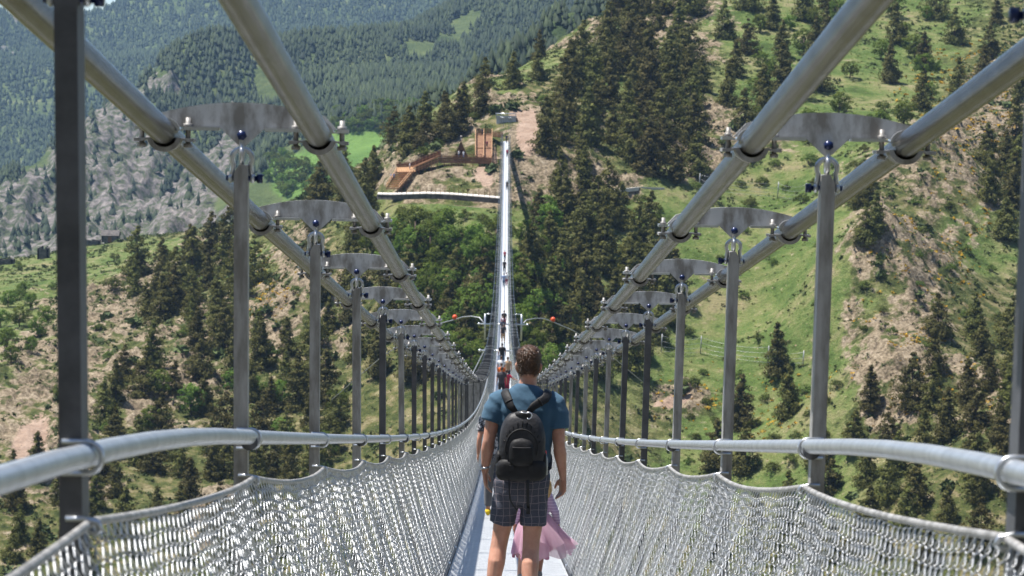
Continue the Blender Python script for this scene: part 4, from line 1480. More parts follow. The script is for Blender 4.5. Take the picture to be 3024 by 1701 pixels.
for i in range(-1, NB + 1):
    y = Y0 + i * SP
    sl = (dz(y + SP) - dz(y)) / SP
    bo('deck_panel', PANEL if i < 40 else PANEL_F, (0, y, dz(y)), (math.atan(sl), 0, 0), (1, math.sqrt(1 + sl * sl), 1))
    if i < 60:
        bo('cross_beam', XBEAM, (0, y, dz(y)))
    if 3 < i < 20:
        for sx in (-1, 1):
            bo('deck_bolt_plate', BRKT, (sx * 0.53, y + 0.1, dz(y + 0.1) + 0.02))

# ---- wind bracing: outrigger frames, guy ropes, marker balls
def outrigger(y, w, post_h, top):
    mb = MB()
    o = Vector((0, y, dz(y))) - BO
    z0 = 0.55
    mb.tube([o + Vector((-w, 0, z0)), o + Vector((w, 0, z0))], 0.075, 10)
    for sx in (-1, 1):
        mb.tube([o + Vector((sx * (w - 0.55), 0.02, top)), o + Vector((sx * (w - 0.55), 0.02, top - post_h))], 0.085, 8)
        mb.tube([o + Vector((sx * (w - 0.55), 0.02, top)), o + Vector((sx * 0.9, 0.02, top))], 0.05, 8)
        mb.tube([o + Vector((sx * (w - 0.55), 0.02, top - post_h)), o + Vector((sx * 0.6, 0.02, -0.15))], 0.05, 8)
        mb.sphere(o + Vector((sx * w, 0, z0)), 0.13, 8, 6)
    bo('wind_outrigger', mb.mesh('wind_outrigger', ZINC), BO)


outrigger(252.0, 2.25, 2.45, 1.5)
outrigger(205.0, 1.75, 0.9, 0.85)


def guy(pts, r=0.045):
    mb = MB()
    mb.tube([Vector(p) - BO for p in pts], r, 6)
    bo('guy_rope', mb.mesh('guy_rope', GUY), BO)


def guy_px(plist, dist, r=0.05):
    q = [at(np.array(float(a)), np.array(float(b)), np.array(float(d))) for (a, b), d in zip(plist, dist)]
    guy(q, r)
    return q


ql = guy_px([(1434, 975), (1428, 952), (1416, 938), (1392, 934), (1366, 936), (1343, 944), (1300, 955), (1230, 985), (1120, 1060), (980, 1180)], [252, 252, 252.5, 253, 254, 255, 258, 270, 300, 340])
qr = guy_px([(1539, 970), (1545, 955), (1555, 945), (1580, 940), (1606, 941), (1633, 951), (1690, 975), (1780, 1030), (1900, 1130)], [252, 252, 252.5, 253, 254, 255, 262, 290, 330])
guy_px([(1436, 1023), (1415, 1065), (1390, 1115), (1360, 1180)], [250, 225, 195, 165], 0.04)
for q, lab in ((ql[5], 'orange marker ball on the guy rope left of the footbridge'), (qr[5], 'orange marker ball on the guy rope right of the footbridge')):
    mb = MB()
    mb.sphere((0, 0, 0), 0.235, 20, 14)
    b = ob('marker_ball', mb.mesh('marker_ball', ORANGE), None, (q[0], q[1], q[2] + 0.24))
    mb = MB()
    mb.tube([(-0.16, 0, -0.25), (0.16, 0, -0.25)], 0.05, 8)
    ob('rope_clamp', mb.mesh('rope_clamp', GUY), b)
    tag(b, lab, 'marker ball')


# ------------------------------------------------------------------ anchor block, wooden walkway, wall, hut, ruins
def P3(px, py, d):
    return Vector(at(np.array(float(px)), np.array(float(py)), np.array(float(d))))


ab = ob('anchor_block', None, None, (0, 612, 0.2))
tag(ab, 'grey concrete anchor block with round cable sockets at the far bridge end', 'anchor block')
ob('block', MB().box(-2.2, 2.2, 0.3, 3.2, -2.0, 1.9).box(-2.35, 2.35, 0.15, 3.3, 1.9, 2.25).mesh('block', CONCRETE), ab, (0, 0, 0.6))
ob('base_step', MB().box(-2.1, 2.4, -0.5, 0.4, -1.5, 0.6).mesh('base_step', CONCRETE), ab)
for x in (-1.06, -0.62, 0.62, 1.06):
    ob('cable_socket', MB().tube([(x, -0.35, 2.32), (x, 0.4, 2.42)], 0.17, 12).mesh('cable_socket', ZINC), ab)
ob('guard_rail', MB().tube([(-2.4, 0.0, 3.3), (2.3, 0.0, 3.3)], 0.12, 8).tube([(-2.3, 0, 2.7), (-2.3, 0, 3.3)], 0.06, 6).tube([(2.2, 0, 2.7), (2.2, 0, 3.3)], 0.06, 6).mesh('guard_rail', ZINC), ab)

wk = ob('wooden_walkway', None, None, P3(1375, 478, 594))
tag(wk, 'brown timber walkway with railings and stairs beside the far bridge end', 'walkway')
WO = Vector(wk.location)


def wpart(name, mb, mat):
    mb.v = [tuple(Vector(p) - WO) for p in mb.v]
    return ob(name, mb.mesh(name, mat), wk)


def ramp_part(name, A, B, C, D, mat, n, th=0.12, gap=0.85):
    """boards across from edge A-D (near left.. ) A,B = start edge, D,C = end edge"""
    mb = MB()
    for k in range(n):
        f0, f1 = k / n, (k + gap) / n
        p = [A.lerp(D, f0), B.lerp(C, f0), B.lerp(C, f1), A.lerp(D, f1)]
        q = [v - Vector((0, 0, th)) for v in p]
        mb.add(p + q, [(0, 1, 2, 3), (7, 6, 5, 4), (0, 4, 5, 1), (1, 5, 6, 2), (2, 6, 7, 3), (3, 7, 4, 0)])
    return wpart(name, mb, mat)


def steps_part(name, A, B, C, D, mat, n):
    mb = MB()
    for k in range(n):
        f0, f1 = k / n, (k + 1.0) / n
        p = [A.lerp(D, f0), B.lerp(C, f0), B.lerp(C, f1), A.lerp(D, f1)]
        zt = max(v.z for v in p)
        p = [Vector((v.x, v.y, zt)) for v in p]
        q = [v - Vector((0, 0, 0.3)) for v in p]
        mb.add(p + q, [(0, 1, 2, 3), (7, 6, 5, 4), (0, 4, 5, 1), (1, 5, 6, 2), (2, 6, 7, 3), (3, 7, 4, 0)])
    return wpart(name, mb, mat)


def railing(A, B, n, mat=None, h=1.05, boards=0):
    mb = MB()
    for k in range(n + 1):
        p = A.lerp(B, k / n)
        mb.beam(p - Vector((0, 0, 0.25)), p + Vector((0, 0, h)), 0.11, 0.11, (0, 1, 0))
    for z in (h, h * 0.5):
        mb.beam(A + Vector((0, 0, z)), B + Vector((0, 0, z)), 0.13, 0.1)
    wpart('railing', mb, mat or WOOD_L)
    if boards:
        mb = MB()
        for k in range(boards):
            z = 0.08 + k * (h - 0.1) / boards
            mb.beam(A + Vector((0, 0, z)), B + Vector((0, 0, z)), 0.05, (h - 0.1) / boards * 0.8)
        wpart('railing_boards', mb, WOOD_D)


def leg_row(A, B, n, down):
    for k in range(n):
        p = A.lerp(B, (k + 0.5) / n)
        mb = MB()
        mb.beam(p - Vector((0, 0, 0.1)), p - Vector((0, 0, down)), 0.16, 0.16, (0, 1, 0))
        wpart('support_post', mb, WOOD_D)


# two-lane ramp coming down from the bridge landing
A, B, C_, D_ = P3(1404, 474, 592), P3(1452, 474, 592), P3(1453, 394, 603), P3(1404, 394, 603)
ramp_part('ramp_deck', A, B, C_, D_, WOOD, 26)
railing(A, D_, 6)
railing(B, C_, 6)
railing(A.lerp(B, 0.5), C_.lerp(D_, 0.5), 6)
mb = MB()
for f in (0.45, 0.95):
    mb.beam(A.lerp(D_, f) + Vector((0, 0, 0.06)), B.lerp(C_, f) + Vector((0, 0, 0.06)), 0.35, 0.1)
wpart('ramp_crossbar', mb, WOOD_L)
railing(D_, C_, 4, WOOD, 1.1, 4)
# link to the bridge
A, B = P3(1452, 402, 602), P3(1484, 404, 599)
ramp_part('landing_deck', A, B, B + Vector((0, 2.2, 0.1)), A + Vector((0, 2.2, 0.1)), WOOD, 8)
railing(A, B, 3, WOOD_D, 1.1, 4)
# long level platform
A, B = P3(1301, 476, 589), P3(1450, 478, 589)
ramp_part('platform_deck', A, B, B + Vector((0, 3.2, 0)), A + Vector((0, 3.2, 0)), WOOD, 12)
railing(A, B, 12, WOOD, 1.0, 5)
railing(A + Vector((0, 3.2, 0)), P3(1422, 470, 592.2), 10, WOOD_L, 1.0)
mb = MB()
mb.beam(A - Vector((0, 0, 0.25)), B - Vector((0, 0, 0.25)), 0.2, 0.3)
wpart('edge_beam', mb, WOOD)
leg_row(A, B, 7, 2.6)
# long stair going down to the left
A, B, C_, D_ = P3(1301, 476, 589), P3(1301, 458, 592.2), P3(1216, 492, 592), P3(1228, 506, 588.5)
steps_part('stair_flight', A, B, C_, D_, WOOD, 16)
railing(A, D_, 8, WOOD_L, 1.05, 3)
railing(B, C_, 8, WOOD_L, 1.15, 3)
leg_row(A, D_, 4, 2.0)
# landing and the lower stair
A, B = P3(1228, 506, 588.5), P3(1216, 492, 592)
C_, D_ = P3(1171, 494, 592), P3(1172, 508, 588.5)
ramp_part('landing_deck', A, B, C_, D_, WOOD_L, 8)
railing(B, C_, 4, WOOD, 1.0, 3)
A, B, C_, D_ = P3(1222, 508, 588.4), P3(1172, 508, 588.4), P3(1140, 560, 583), P3(1176, 562, 582)
steps_part('stair_flight', A, B, C_, D_, WOOD_L, 9)
railing(A, D_, 6)
railing(B, C_, 6)
leg_row(A, D_, 3, 1.5)

hut = ob('timber_hut', None, None, P3(1361, 468, 597.5))
tag(hut, 'small steep A-shaped timber shelter on the walkway platform', 'hut')
mb = MB()
for sx in (-1, 1):
    mb.add([(0, -1.2, 3.9), (0, 1.6, 3.9), (sx * 1.75, 1.6, 0), (sx * 1.75, -1.2, 0), (0, -1.2, 3.65), (0, 1.6, 3.65), (sx * 1.6, 1.6, 0), (sx * 1.6, -1.2, 0)],
           [(0, 1, 2, 3), (4, 7, 6, 5), (0, 3, 7, 4), (1, 5, 6, 2), (3, 2, 6, 7)])
ob('roof', mb.mesh('roof', WOOD), hut)
ob('gable', MB().prism([(-0.75, 1.9), (0.75, 1.9), (0, 3.6)], -1.0, -0.92).mesh('gable', WOOD_D), hut)
ob('rear_wall', MB().prism([(-1.5, 0.1), (1.5, 0.1), (0, 3.5)], 1.4, 1.5).mesh('rear_wall', WOOD_D), hut)
ob('bench', MB().box(-1.1, 1.1, 0.6, 1.1, 0.35, 0.45).mesh('bench', WOOD_L), hut)
ob('finial', MB().tube([(0, 0, 3.8), (0, 0, 4.6)], 0.05, 6).sphere((0, 0, 4.85), 0.2, 8, 6).mesh('finial', PALE), hut)

# retaining wall with pale coping and posts
rw = ob('retaining_wall', None, None, P3(1300, 590, 575))
tag(rw, 'low dark retaining wall with pale coping stones below the wooden walkway', 'wall')
RO = Vector(rw.location)
cp = [(1115, 571, 583), (1160, 572, 580), (1200, 571, 578), (1260, 569, 576), (1300, 570, 574.5), (1340, 572, 573), (1380, 575, 571.5), (1430, 579, 570), (1478, 583, 568.5)]
line = [P3(*c) for c in cp]
seg = []
for a, b in zip(line[:-1], line[1:]):
    for k in range(3):
        seg.append((a.lerp(b, k / 3), a.lerp(b, (k + 1) / 3)))
mb = MB()
for a, b in zip(line[:-1], line[1:]):
    mb.beam(a - RO - Vector((0, 0, 0.75)), b - RO - Vector((0, 0, 0.75)), 0.5, 1.1)
ob('wall_face', mb.mesh('wall_face', STONE), rw)
for a, b in seg:
    mb = MB()
    c = a.lerp(b, 0.04)
    e = a.lerp(b, 0.96)
    V = [q - RO + Vector((0, oy, oz)) for q in (c, e) for oy, oz in ((-0.5, -0.28), (-0.5, -0.12), (0.3, 0.22), (0.3, -0.28))]
    mb.add(V, [(0, 1, 2, 3), (7, 6, 5, 4), (0, 4, 5, 1), (1, 5, 6, 2), (2, 6, 7, 3), (3, 7, 4, 0)])
    ob('coping_stone', mb.mesh('coping_stone', PALE), rw)
for a, b in seg[4:]:
    mb = MB()
    p = a + Vector((0, 0.25, 0)) - RO
    mb.beam(p, p + Vector((0, 0, 1.25)), 0.1, 0.1, (0, 1, 0))
    ob('wooden_post', mb.mesh('wooden_post', WOOD), rw)
pw = [(1760, 575), (1830, 566), (1890, 560), (1960, 562)]
hits = hill.hit(np.array([float(a) for a, b in pw]), np.array([float(b) for a, b in pw]))
mb = MB()
o0 = Vector(hits[0])
for a, b in zip(hits[:-1], hits[1:]):
    mb.beam(Vector(a) - o0 + Vector((0, 0, 0.2)), Vector(b) - o0 + Vector((0, 0, 0.2)), 0.6, 0.8)
t_ = ob('stone_kerb_wall', mb.mesh('stone_kerb_wall', PALE), None, o0)
tag(t_, 'low pale path wall on the slope right of the bridge end', 'wall')


def ruin(name, px, py, w, d, h, label, gable):
    p = hill.hit(np.array([float(px)]), np.array([float(py)]))[0]
    if np.isnan(p[0]):
        p = at(np.array(float(px)), np.array(float(py)), np.array(900.0))
    e = ob(name, None, None, (p[0], p[1] + d / 2, p[2] - 0.4))
    mb = MB()
    th = 0.5

    def rough_wall(x0, x1, y0, y1, z1):
        n = 7
        for k in range(n):
            f0, f1 = k / n, (k + 1) / n
            mb.box(x0 + (x1 - x0) * f0, x0 + (x1 - x0) * f1, y0, y1, 0, z1 * rng.uniform(0.72, 1.05))
    rough_wall(-w / 2, w / 2, -d / 2, -d / 2 + th, h)
    rough_wall(-w / 2, w / 2, d / 2 - th, d / 2, h)
    for sx in (-1, 1):
        poly = [(-d / 2, 0), (d / 2, 0), (d / 2, h * 0.9), (0, h * (1.5 if gable else 0.95)), (-d / 2, h * 0.9)]
        V = [(sx * (w / 2 - th), y, z) for y, z in poly] + [(sx * w / 2 * 0.999, y, z) for y, z in poly]
        mb.add(V, [tuple(range(5)), tuple(range(9, 4, -1))] + [(a, a + 5, (a + 1) % 5 + 5, (a + 1) % 5) for a in range(5)])
    ob('wall', mb.mesh('wall', STONE), e)
    if gable:
        mb = MB()
        for sy in (-1, 1):
            mb.add([(-w / 2 - 0.3, 0, h * 1.55), (w / 2 + 0.3, 0, h * 1.55), (w / 2 + 0.3, sy * (d / 2 + 0.4), h * 0.85), (-w / 2 - 0.3, sy * (d / 2 + 0.4), h * 0.85)], [(0, 1, 2, 3)])
        ob('roof', mb.mesh('roof', STONE), e)
        ob('doorway', MB().box(-0.6, 0.6, -d / 2 - 0.05, -d / 2, 0, 1.9).mesh('doorway', WOOD_D), e)
    tag(e, label, 'ruin')
    return e


ruin('stone_hut', 324, 712, 5.5, 5.0, 2.6, 'dark gabled stone hut on the left shoulder meadow', True)
ruin('ruined_wall', 262, 722, 7.0, 4.0, 2.0, 'roofless ruin joined to the left of the gabled stone hut', False)
ruin('ruined_tower', 126, 765, 3.2, 3.0, 4.0, 'dark square ruined stone tower left of the front hanger', False)
ruin('ruined_wall', 12, 782, 5.0, 4.0, 2.2, 'dark low ruined walls at the left picture edge', False)

# rockfall barrier on the right meadow
for lab, pts in (('rockfall net barrier on four thin posts low on the right meadow', [(1952, 1040), (2068, 1045), (2267, 1075), (2370, 1090)]), ('rockfall net barrier on thin posts high on the right meadow', [(2064, 560), (2296, 585), (2378, 590)])):
    H = hill.hit(np.array([float(a) for a, b in pts]), np.array([float(b) for a, b in pts]))
    bar = ob('rockfall_barrier', None, None, H[0])
    tag(bar, lab, 'barrier')
    o0 = Vector(H[0])
    for p in H:
        mb = MB()
        q = Vector(p) - o0
        mb.tube([q - Vector((0, 0, 0.3)), q + Vector((0.15, -0.4, 3.6))], 0.11, 6)
        ob('barrier_post', mb.mesh('barrier_post', GUY), bar)
    mb = MB()
    for a, b in zip(H[:-1], H[1:]):
        for z in (0.3, 1.2, 2.2, 3.3):
            pts_ = []
            for k in range(7):
                u = k / 6
                q = Vector(a).lerp(Vector(b), u) - o0
                pts_.append(q + Vector((0.1, -0.3, z - 0.8 * 4 * u * (1 - u) * (0.2 + z / 5))))
            mb.tube(pts_, 0.022, 4)
    ob('barrier_rope', mb.mesh('barrier_rope', GUY), bar)

# pale road across the valley
pts = [(1000, 321), (1060, 319), (1120, 317), (1180, 316), (1240, 314), (1275, 312)]
H = mid.hit(np.array([float(a) for a, b in pts]), np.array([float(b) for a, b in pts]), 3.0)
mb = MB()
for a, b in zip(H[:-1], H[1:]):
    a, b = Vector(a) + Vector((0, -3, 2.2)), Vector(b) + Vector((0, -3, 2.2))
    mb.beam(a, b, 7, 1.2)
t_ = ob('road', mb.mesh('road', CONCRETE))
tag(t_, 'thin pale road across the valley above round trees', 'road', kind='structure')


# ------------------------------------------------------------------ people
def skin_mat():
    m = pmat('skin_tone', (0.50, 0.245, 0.165), (0.60, 0.32, 0.225), 16, 0.5, 0, 0.06, 120, dist=0.003)  # plain skin colour with random variation
    p = m.node_tree.nodes['Principled BSDF']
    p.inputs['Subsurface Weight'].default_value = 0.25
    p.inputs['Subsurface Radius'].default_value = (0.02, 0.007, 0.004)
    p.inputs['Subsurface Scale'].default_value = 0.5
    return m


SKIN = skin_mat()
HAIR = pmat('brown_hair', (0.035, 0.017, 0.009), (0.13, 0.065, 0.033), 60, 0.45, 0, 0.5, 140, dist=0.004)


def cloth(name, c1, c2=None, sc=8, bump=0.35, rough=0.85):
    return pmat(name, c1, c2 or tuple(min(1, v * 1.35) for v in c1), sc, rough, 0, bump, 9, dist=0.02, sheen=0.15)


TEE = cloth('blue_jersey', (0.030, 0.085, 0.145), (0.045, 0.115, 0.185), 10)
NYLON = pmat('black_pack_nylon', (0.008, 0.008, 0.009), (0.015, 0.015, 0.017), 12, 0.62, 0, 0.4, 25, dist=0.012, spec=0.3)
NYLON_G = pmat('grey_pack_nylon', (0.022, 0.022, 0.025), (0.040, 0.040, 0.044), 12, 0.5, 0, 0.5, 22, dist=0.014, spec=0.3)  # grey nylon, lifted to put the fabric's sheen into the colour
WEB = pmat('black_webbing', (0.008, 0.008, 0.009), (0.016, 0.016, 0.017), 40, 0.75)


def plaid():
    m = bpy.data.materials.new('grey_plaid_cotton')
    nt, p = nodes_of(m)
    L = nt.links
    tc = N(nt, 'ShaderNodeTexCoord')
    nz = N(nt, 'ShaderNodeTexNoise', Scale=7.0, Detail=2.0)
    L.new(tc.outputs['Object'], nz.inputs['Vector'])
    sx = N(nt, 'ShaderNodeSeparateXYZ')
    ad = N(nt, 'ShaderNodeVectorMath', operation='ADD')
    sc = N(nt, 'ShaderNodeVectorMath', operation='SCALE')
    sc.inputs['Scale'].default_value = 0.045
    L.new(nz.outputs['Color'], sc.inputs[0])
    L.new(tc.outputs['Object'], ad.inputs[0])
    L.new(sc.outputs[0], ad.inputs[1])
    L.new(ad.outputs[0], sx.inputs[0])

    def lines(sock, per, w):
        f = math_(nt, 'FRACT', math_(nt, 'MULTIPLY', sock, 1 / per))
        return math_(nt, 'LESS_THAN', math_(nt, 'ABSOLUTE', math_(nt, 'SUBTRACT', f, 0.5)), w)
    ln = math_(nt, 'MAXIMUM', lines(sx.outputs[0], 0.047, 0.035), lines(sx.outputs[2], 0.047, 0.035))
    n2 = N(nt, 'ShaderNodeTexNoise', Scale=300.0)
    L.new(tc.outputs['Object'], n2.inputs['Vector'])
    r = ramp(nt, [(0.35, (0.040, 0.045, 0.068)), (0.65, (0.085, 0.090, 0.118))])
    L.new(n2.outputs[0], r.inputs[0])
    L.new(mix(nt, math_(nt, 'MULTIPLY', ln, 0.6), r.outputs[0], (0.36, 0.29, 0.30)), p.inputs['Base Color'])
    p.inputs['Roughness'].default_value = 0.85
    nb = N(nt, 'ShaderNodeTexNoise', Scale=11.0, Detail=3.0)
    L.new(tc.outputs['Object'], nb.inputs['Vector'])
    b = N(nt, 'ShaderNodeBump', Strength=0.5, Distance=0.025)
    L.new(nb.outputs[0], b.inputs['Height'])
    L.new(b.outputs[0], p.inputs['Normal'])
    return m


PLAID = plaid()
MD = 17.8                                      # the walker's distance
mx = float(at(np.array(1551.0), np.array(1350.0), np.array(MD))[0])
man = ob('person', None, None, (mx, MD, dz(MD)))
man.empty_display_size = 0.3
tag(man, 'person in blue t-shirt and checked shorts walking away with black backpack', 'person')

b = MB()
X = (1, 0, 0)
# legs
b.tube([(-0.09, 0.0, 0.90), (-0.11, 0.01, 0.74), (-0.145, 0.03, 0.56), (-0.155, 0.03, 0.50), (-0.168, 0.02, 0.42), (-0.178, -0.012, 0.34), (-0.192, -0.02, 0.25), (-0.204, -0.015, 0.15), (-0.21, -0.01, 0.09), (-0.21, 0.0, 0.035)],
       [(0.095, 0.10), (0.085, 0.095), (0.062, 0.068), (0.057, 0.062), (0.056, 0.062), (0.058, 0.068), (0.050, 0.056), (0.036, 0.040), (0.034, 0.040), (0.036, 0.05)], 14, ref=X)
b.tube([(0.06, 0.0, 0.90), (0.06, -0.01, 0.74), (0.055, -0.03, 0.56), (0.05, -0.04, 0.50), (0.046, -0.06, 0.42), (0.044, -0.10, 0.34), (0.042, -0.13, 0.25), (0.042, -0.15, 0.15), (0.044, -0.16, 0.09), (0.044, -0.15, 0.035)],
       [(0.095, 0.10), (0.085, 0.095), (0.063, 0.068), (0.058, 0.062), (0.056, 0.060), (0.060, 0.068), (0.052, 0.058), (0.037, 0.042), (0.034, 0.040), (0.036, 0.05)], 14, ref=X)
# torso core, neck, head
b.tube([(-0.02, 0, 0.86), (-0.015, 0, 1.0), (0, 0, 1.15), (0, -0.01, 1.32), (0, -0.005, 1.42), (0.004, 0.0, 1.48)], [(0.14, 0.09), (0.135, 0.085), (0.14, 0.09), (0.16, 0.085), (0.14, 0.07), (0.065, 0.06)], 16, ref=X)
b.tube([(0.004, -0.01, 1.44), (0.008, 0.0, 1.50), (0.011, 0.012, 1.56), (0.012, 0.02, 1.60)], [(0.075, 0.07), (0.060, 0.062), (0.057, 0.062), (0.058, 0.066)], 16, ref=X)
b.tube([(0.012, 0.045, 1.535), (0.012, 0.035, 1.56), (0.012, 0.028, 1.60), (0.012, 0.022, 1.65), (0.012, 0.018, 1.70), (0.012, 0.016, 1.735), (0.012, 0.015, 1.76)],
       [(0.035, 0.05), (0.055, 0.075), (0.066, 0.088), (0.072, 0.094), (0.069, 0.090), (0.053, 0.072), (0.022, 0.03)], 18, ref=X)
b.tube([(0.012, 0.115, 1.665), (0.012, 0.128, 1.64), (0.012, 0.138, 1.62), (0.012, 0.115, 1.61)], [0.008, 0.011, 0.014, 0.010], 8)
b.tube([(-0.012, 0.11, 1.585), (0.012, 0.118, 1.583), (0.036, 0.11, 1.585)], [0.006, 0.009, 0.006], 6)
for sx in (-1, 1):
    b.tube([(0.012 + sx * 0.068, 0.02, 1.60), (0.012 + sx * 0.080, 0.010, 1.625), (0.012 + sx * 0.084, 0.004, 1.65), (0.012 + sx * 0.076, 0.012, 1.668)], [(0.007, 0.010), (0.009, 0.016), (0.009, 0.019), (0.007, 0.012)], 8, ref=X)


def arm(b, S, E, W, r=1.0):
    S, E, W = Vector(S), Vector(E), Vector(W)
    b.tube([S, S.lerp(E, 0.35), S.lerp(E, 0.75), E, E.lerp(W, 0.25), E.lerp(W, 0.6), W], [0.055 * r, (0.052 * r, 0.055 * r), 0.045 * r, 0.040 * r, (0.044 * r, 0.042 * r), 0.034 * r, (0.024 * r, 0.029 * r)], 12, ref=(1, 0, 0))


def hand(b, W, D, Pn, Th, curl):
    """wrist, direction of fingers, palm normal, thumb side"""
    W, D, Pn, Th = Vector(W), Vector(D).normalized(), Vector(Pn).normalized(), Vector(Th).normalized()
    b.tube([W - D * 0.02, W + D * 0.02, W + D * 0.06, W + D * 0.09], [(0.026, 0.020), (0.033, 0.018), (0.040, 0.017), (0.038, 0.014)], 12, ref=Th)
    for k, (o, L) in enumerate(((0.028, 0.072), (0.010, 0.080), (-0.009, 0.076), (-0.027, 0.060))):
        p = W + D * 0.085 + Th * o
        d, pts = D.copy(), [W + D * 0.06 + Th * o * 0.9, p]
        for s in range(3):
            q = curl * (0.8 + 0.18 * k)
            d = (d * math.cos(q) + Pn * math.sin(q)).normalized()
            p = p + d * (L * (0.42, 0.32, 0.26)[s])
            pts.append(p)
        b.tube(pts, [0.0095, 0.0095, 0.009, 0.0082, 0.006], 8)
    q = W + D * 0.02 + Th * 0.028
    b.tube([W + D * 0.012 + Th * 0.015, q + Th * 0.012 + D * 0.012 + Pn * 0.01, q + Th * 0.020 + D * 0.042 + Pn * 0.020, q + Th * 0.018 + D * 0.066 + Pn * 0.026], [0.014, 0.0125, 0.0105, 0.007], 8)


arm(b, (-0.195, -0.005, 1.42), (-0.243, -0.03, 1.145), (-0.266, 0.03, 0.935))
arm(b, (0.20, -0.005, 1.41), (0.222, -0.03, 1.125), (0.254, 0.03, 0.905))
hand(b, (-0.266, 0.03, 0.935), (0.12, 0.10, -1), (1, 0.15, 0.1), (0.1, 1, 0.1), 0.30)
hand(b, (0.254, 0.03, 0.905), (-0.02, 0.05, -1), (-1, 0.2, 0.0), (-0.55, 0.85, 0.0), 0.36)
ob('body', union('body', b, 0.0062, 4, [SKIN]), man)

# t-shirt
s = MB()
s.tube([(-0.015, 0, 0.90), (-0.012, 0, 1.0), (-0.005, 0, 1.12), (0, -0.005, 1.25), (0, -0.012, 1.36), (0.002, -0.010, 1.43), (0.004, -0.005, 1.475), (0.006, -0.002, 1.505), (0.007, 0.0, 1.520)],
       [(0.182, 0.122), (0.176, 0.114), (0.176, 0.112), (0.190, 0.116), (0.200, 0.116), (0.175, 0.098), (0.128, 0.082), (0.090, 0.074), (0.072, 0.066)], 26, ref=X)
s.tube([(-0.13, -0.005, 1.43), (-0.18, -0.005, 1.405), (-0.205, -0.012, 1.35), (-0.226, -0.02, 1.275)], [(0.05, 0.07), (0.066, 0.078), (0.070, 0.078), (0.066, 0.074)], 16, ref=(0, 1, 0))
s.tube([(0.13, -0.005, 1.43), (0.185, -0.005, 1.395), (0.205, -0.012, 1.33), (0.212, -0.02, 1.235)], [(0.05, 0.07), (0.066, 0.078), (0.070, 0.078), (0.066, 0.074)], 16, ref=(0, 1, 0))


def wrinkle(me, amp, sc, seed):
    n = len(me.vertices)
    co = np.empty(n * 3, np.float32)
    no = np.empty(n * 3, np.float32)
    me.vertices.foreach_get('co', co)
    me.vertices.foreach_get('normal', no)
    co, no = co.reshape(-1, 3), no.reshape(-1, 3)
    d = fbm(co[:, 0] * sc + co[:, 1] * sc * 0.7, co[:, 2] * sc * 1.5 + co[:, 0] * sc, 3, seed)
    d = 1 - np.abs(d) * 2
    co = co + no * (d * amp)[:, None]
    me.vertices.foreach_set('co', co.ravel().astype(np.float32))
    me.update()
    return me


ob('tee_shirt', wrinkle(union('tee_shirt', s, 0.009, 5, [TEE]), 0.0045, 8, 4), man)
# shorts
s = MB()
s.tube([(-0.02, 0.0, 1.02), (-0.02, -0.004, 0.94), (-0.022, -0.012, 0.87), (-0.026, -0.012, 0.80), (-0.03, 0, 0.76)], [(0.172, 0.116), (0.182, 0.126), (0.190, 0.136), (0.178, 0.128), (0.12, 0.09)], 22, ref=X)
s.tube([(-0.10, 0.0, 0.84), (-0.118, 0.006, 0.76), (-0.135, 0.012, 0.68), (-0.147, 0.018, 0.598)], [(0.098, 0.118), (0.092, 0.112), (0.085, 0.102), (0.083, 0.100)], 18, ref=X)
s.tube([(0.062, 0.0, 0.84), (0.062, -0.006, 0.76), (0.062, -0.012, 0.68), (0.060, -0.022, 0.590)], [(0.098, 0.118), (0.092, 0.112), (0.087, 0.102), (0.085, 0.100)], 18, ref=X)
ob('shorts', wrinkle(union('shorts', s, 0.009, 3, [PLAID]), 0.005, 7, 9), man)
# shoes
SHOE = cloth('grey_shoe', (0.08, 0.08, 0.085))
for fx, fy in ((-0.21, 0.0), (0.044, -0.15)):
    q = MB()
    q.tube([(fx, fy - 0.06, 0.05), (fx, fy + 0.02, 0.055), (fx, fy + 0.10, 0.045), (fx, fy + 0.19, 0.032)], [(0.04, 0.045), (0.046, 0.05), (0.05, 0.04), (0.035, 0.025)], 12, ref=X)
    q.box(fx - 0.047, fx + 0.047, fy - 0.09, fy + 0.2, 0.003, 0.02)
    ob('shoe', union('shoe', q, 0.01, 2, [SHOE]), man)
# watch
q = MB()
w = Vector((-0.264, 0.022, 0.962))
q.tube([w + Vector((0.030 * math.cos(a), 0.034 * math.sin(a), 0.006 * math.cos(a))) for a in np.linspace(0, 2 * math.pi, 17)[:-1]], (0.0045), 6, closed=True)
q.tube([w + Vector((0.031 * math.cos(a), 0.035 * math.sin(a), 0.006 + 0.006 * math.cos(a))) for a in np.linspace(0, 2 * math.pi, 17)[:-1]], (0.0045), 6, closed=True)
q.box(w.x - 0.040, w.x - 0.028, w.y - 0.015, w.y + 0.015, w.z - 0.012, w.z + 0.018)
ob('wrist_watch', q.mesh('wrist_watch', ZINC), man)
# hair: cap plus short tufts
h = MB()
h.tube([(0.012, -0.030, 1.585), (0.012, -0.018, 1.61), (0.012, -0.004, 1.64), (0.012, 0.004, 1.68), (0.012, 0.008, 1.72), (0.012, 0.012, 1.752), (0.012, 0.014, 1.774), (0.012, 0.014, 1.782)],
       [(0.050, 0.040), (0.064, 0.058), (0.072, 0.080), (0.079, 0.096), (0.079, 0.097), (0.066, 0.082), (0.040, 0.052), (0.012, 0.018)], 26, ref=X)
hm_ = union('hair', h, 0.007, 2, [HAIR])
hair = ob('hair', wrinkle(hm_, 0.0035, 38, 15), man)
n = len(hm_.vertices)
co = np.array([v.co[:] for v in hm_.vertices])
no = np.array([v.normal[:] for v in hm_.vertices])
k = rng.choice(n, min(n, 2600), replace=False)
C, D = co[k], no[k]
flow = np.stack([rng.normal(0, 0.5, len(k)), -0.25 + rng.normal(0, 0.4, len(k)), -0.75 + rng.normal(0, 0.35, len(k))], -1)
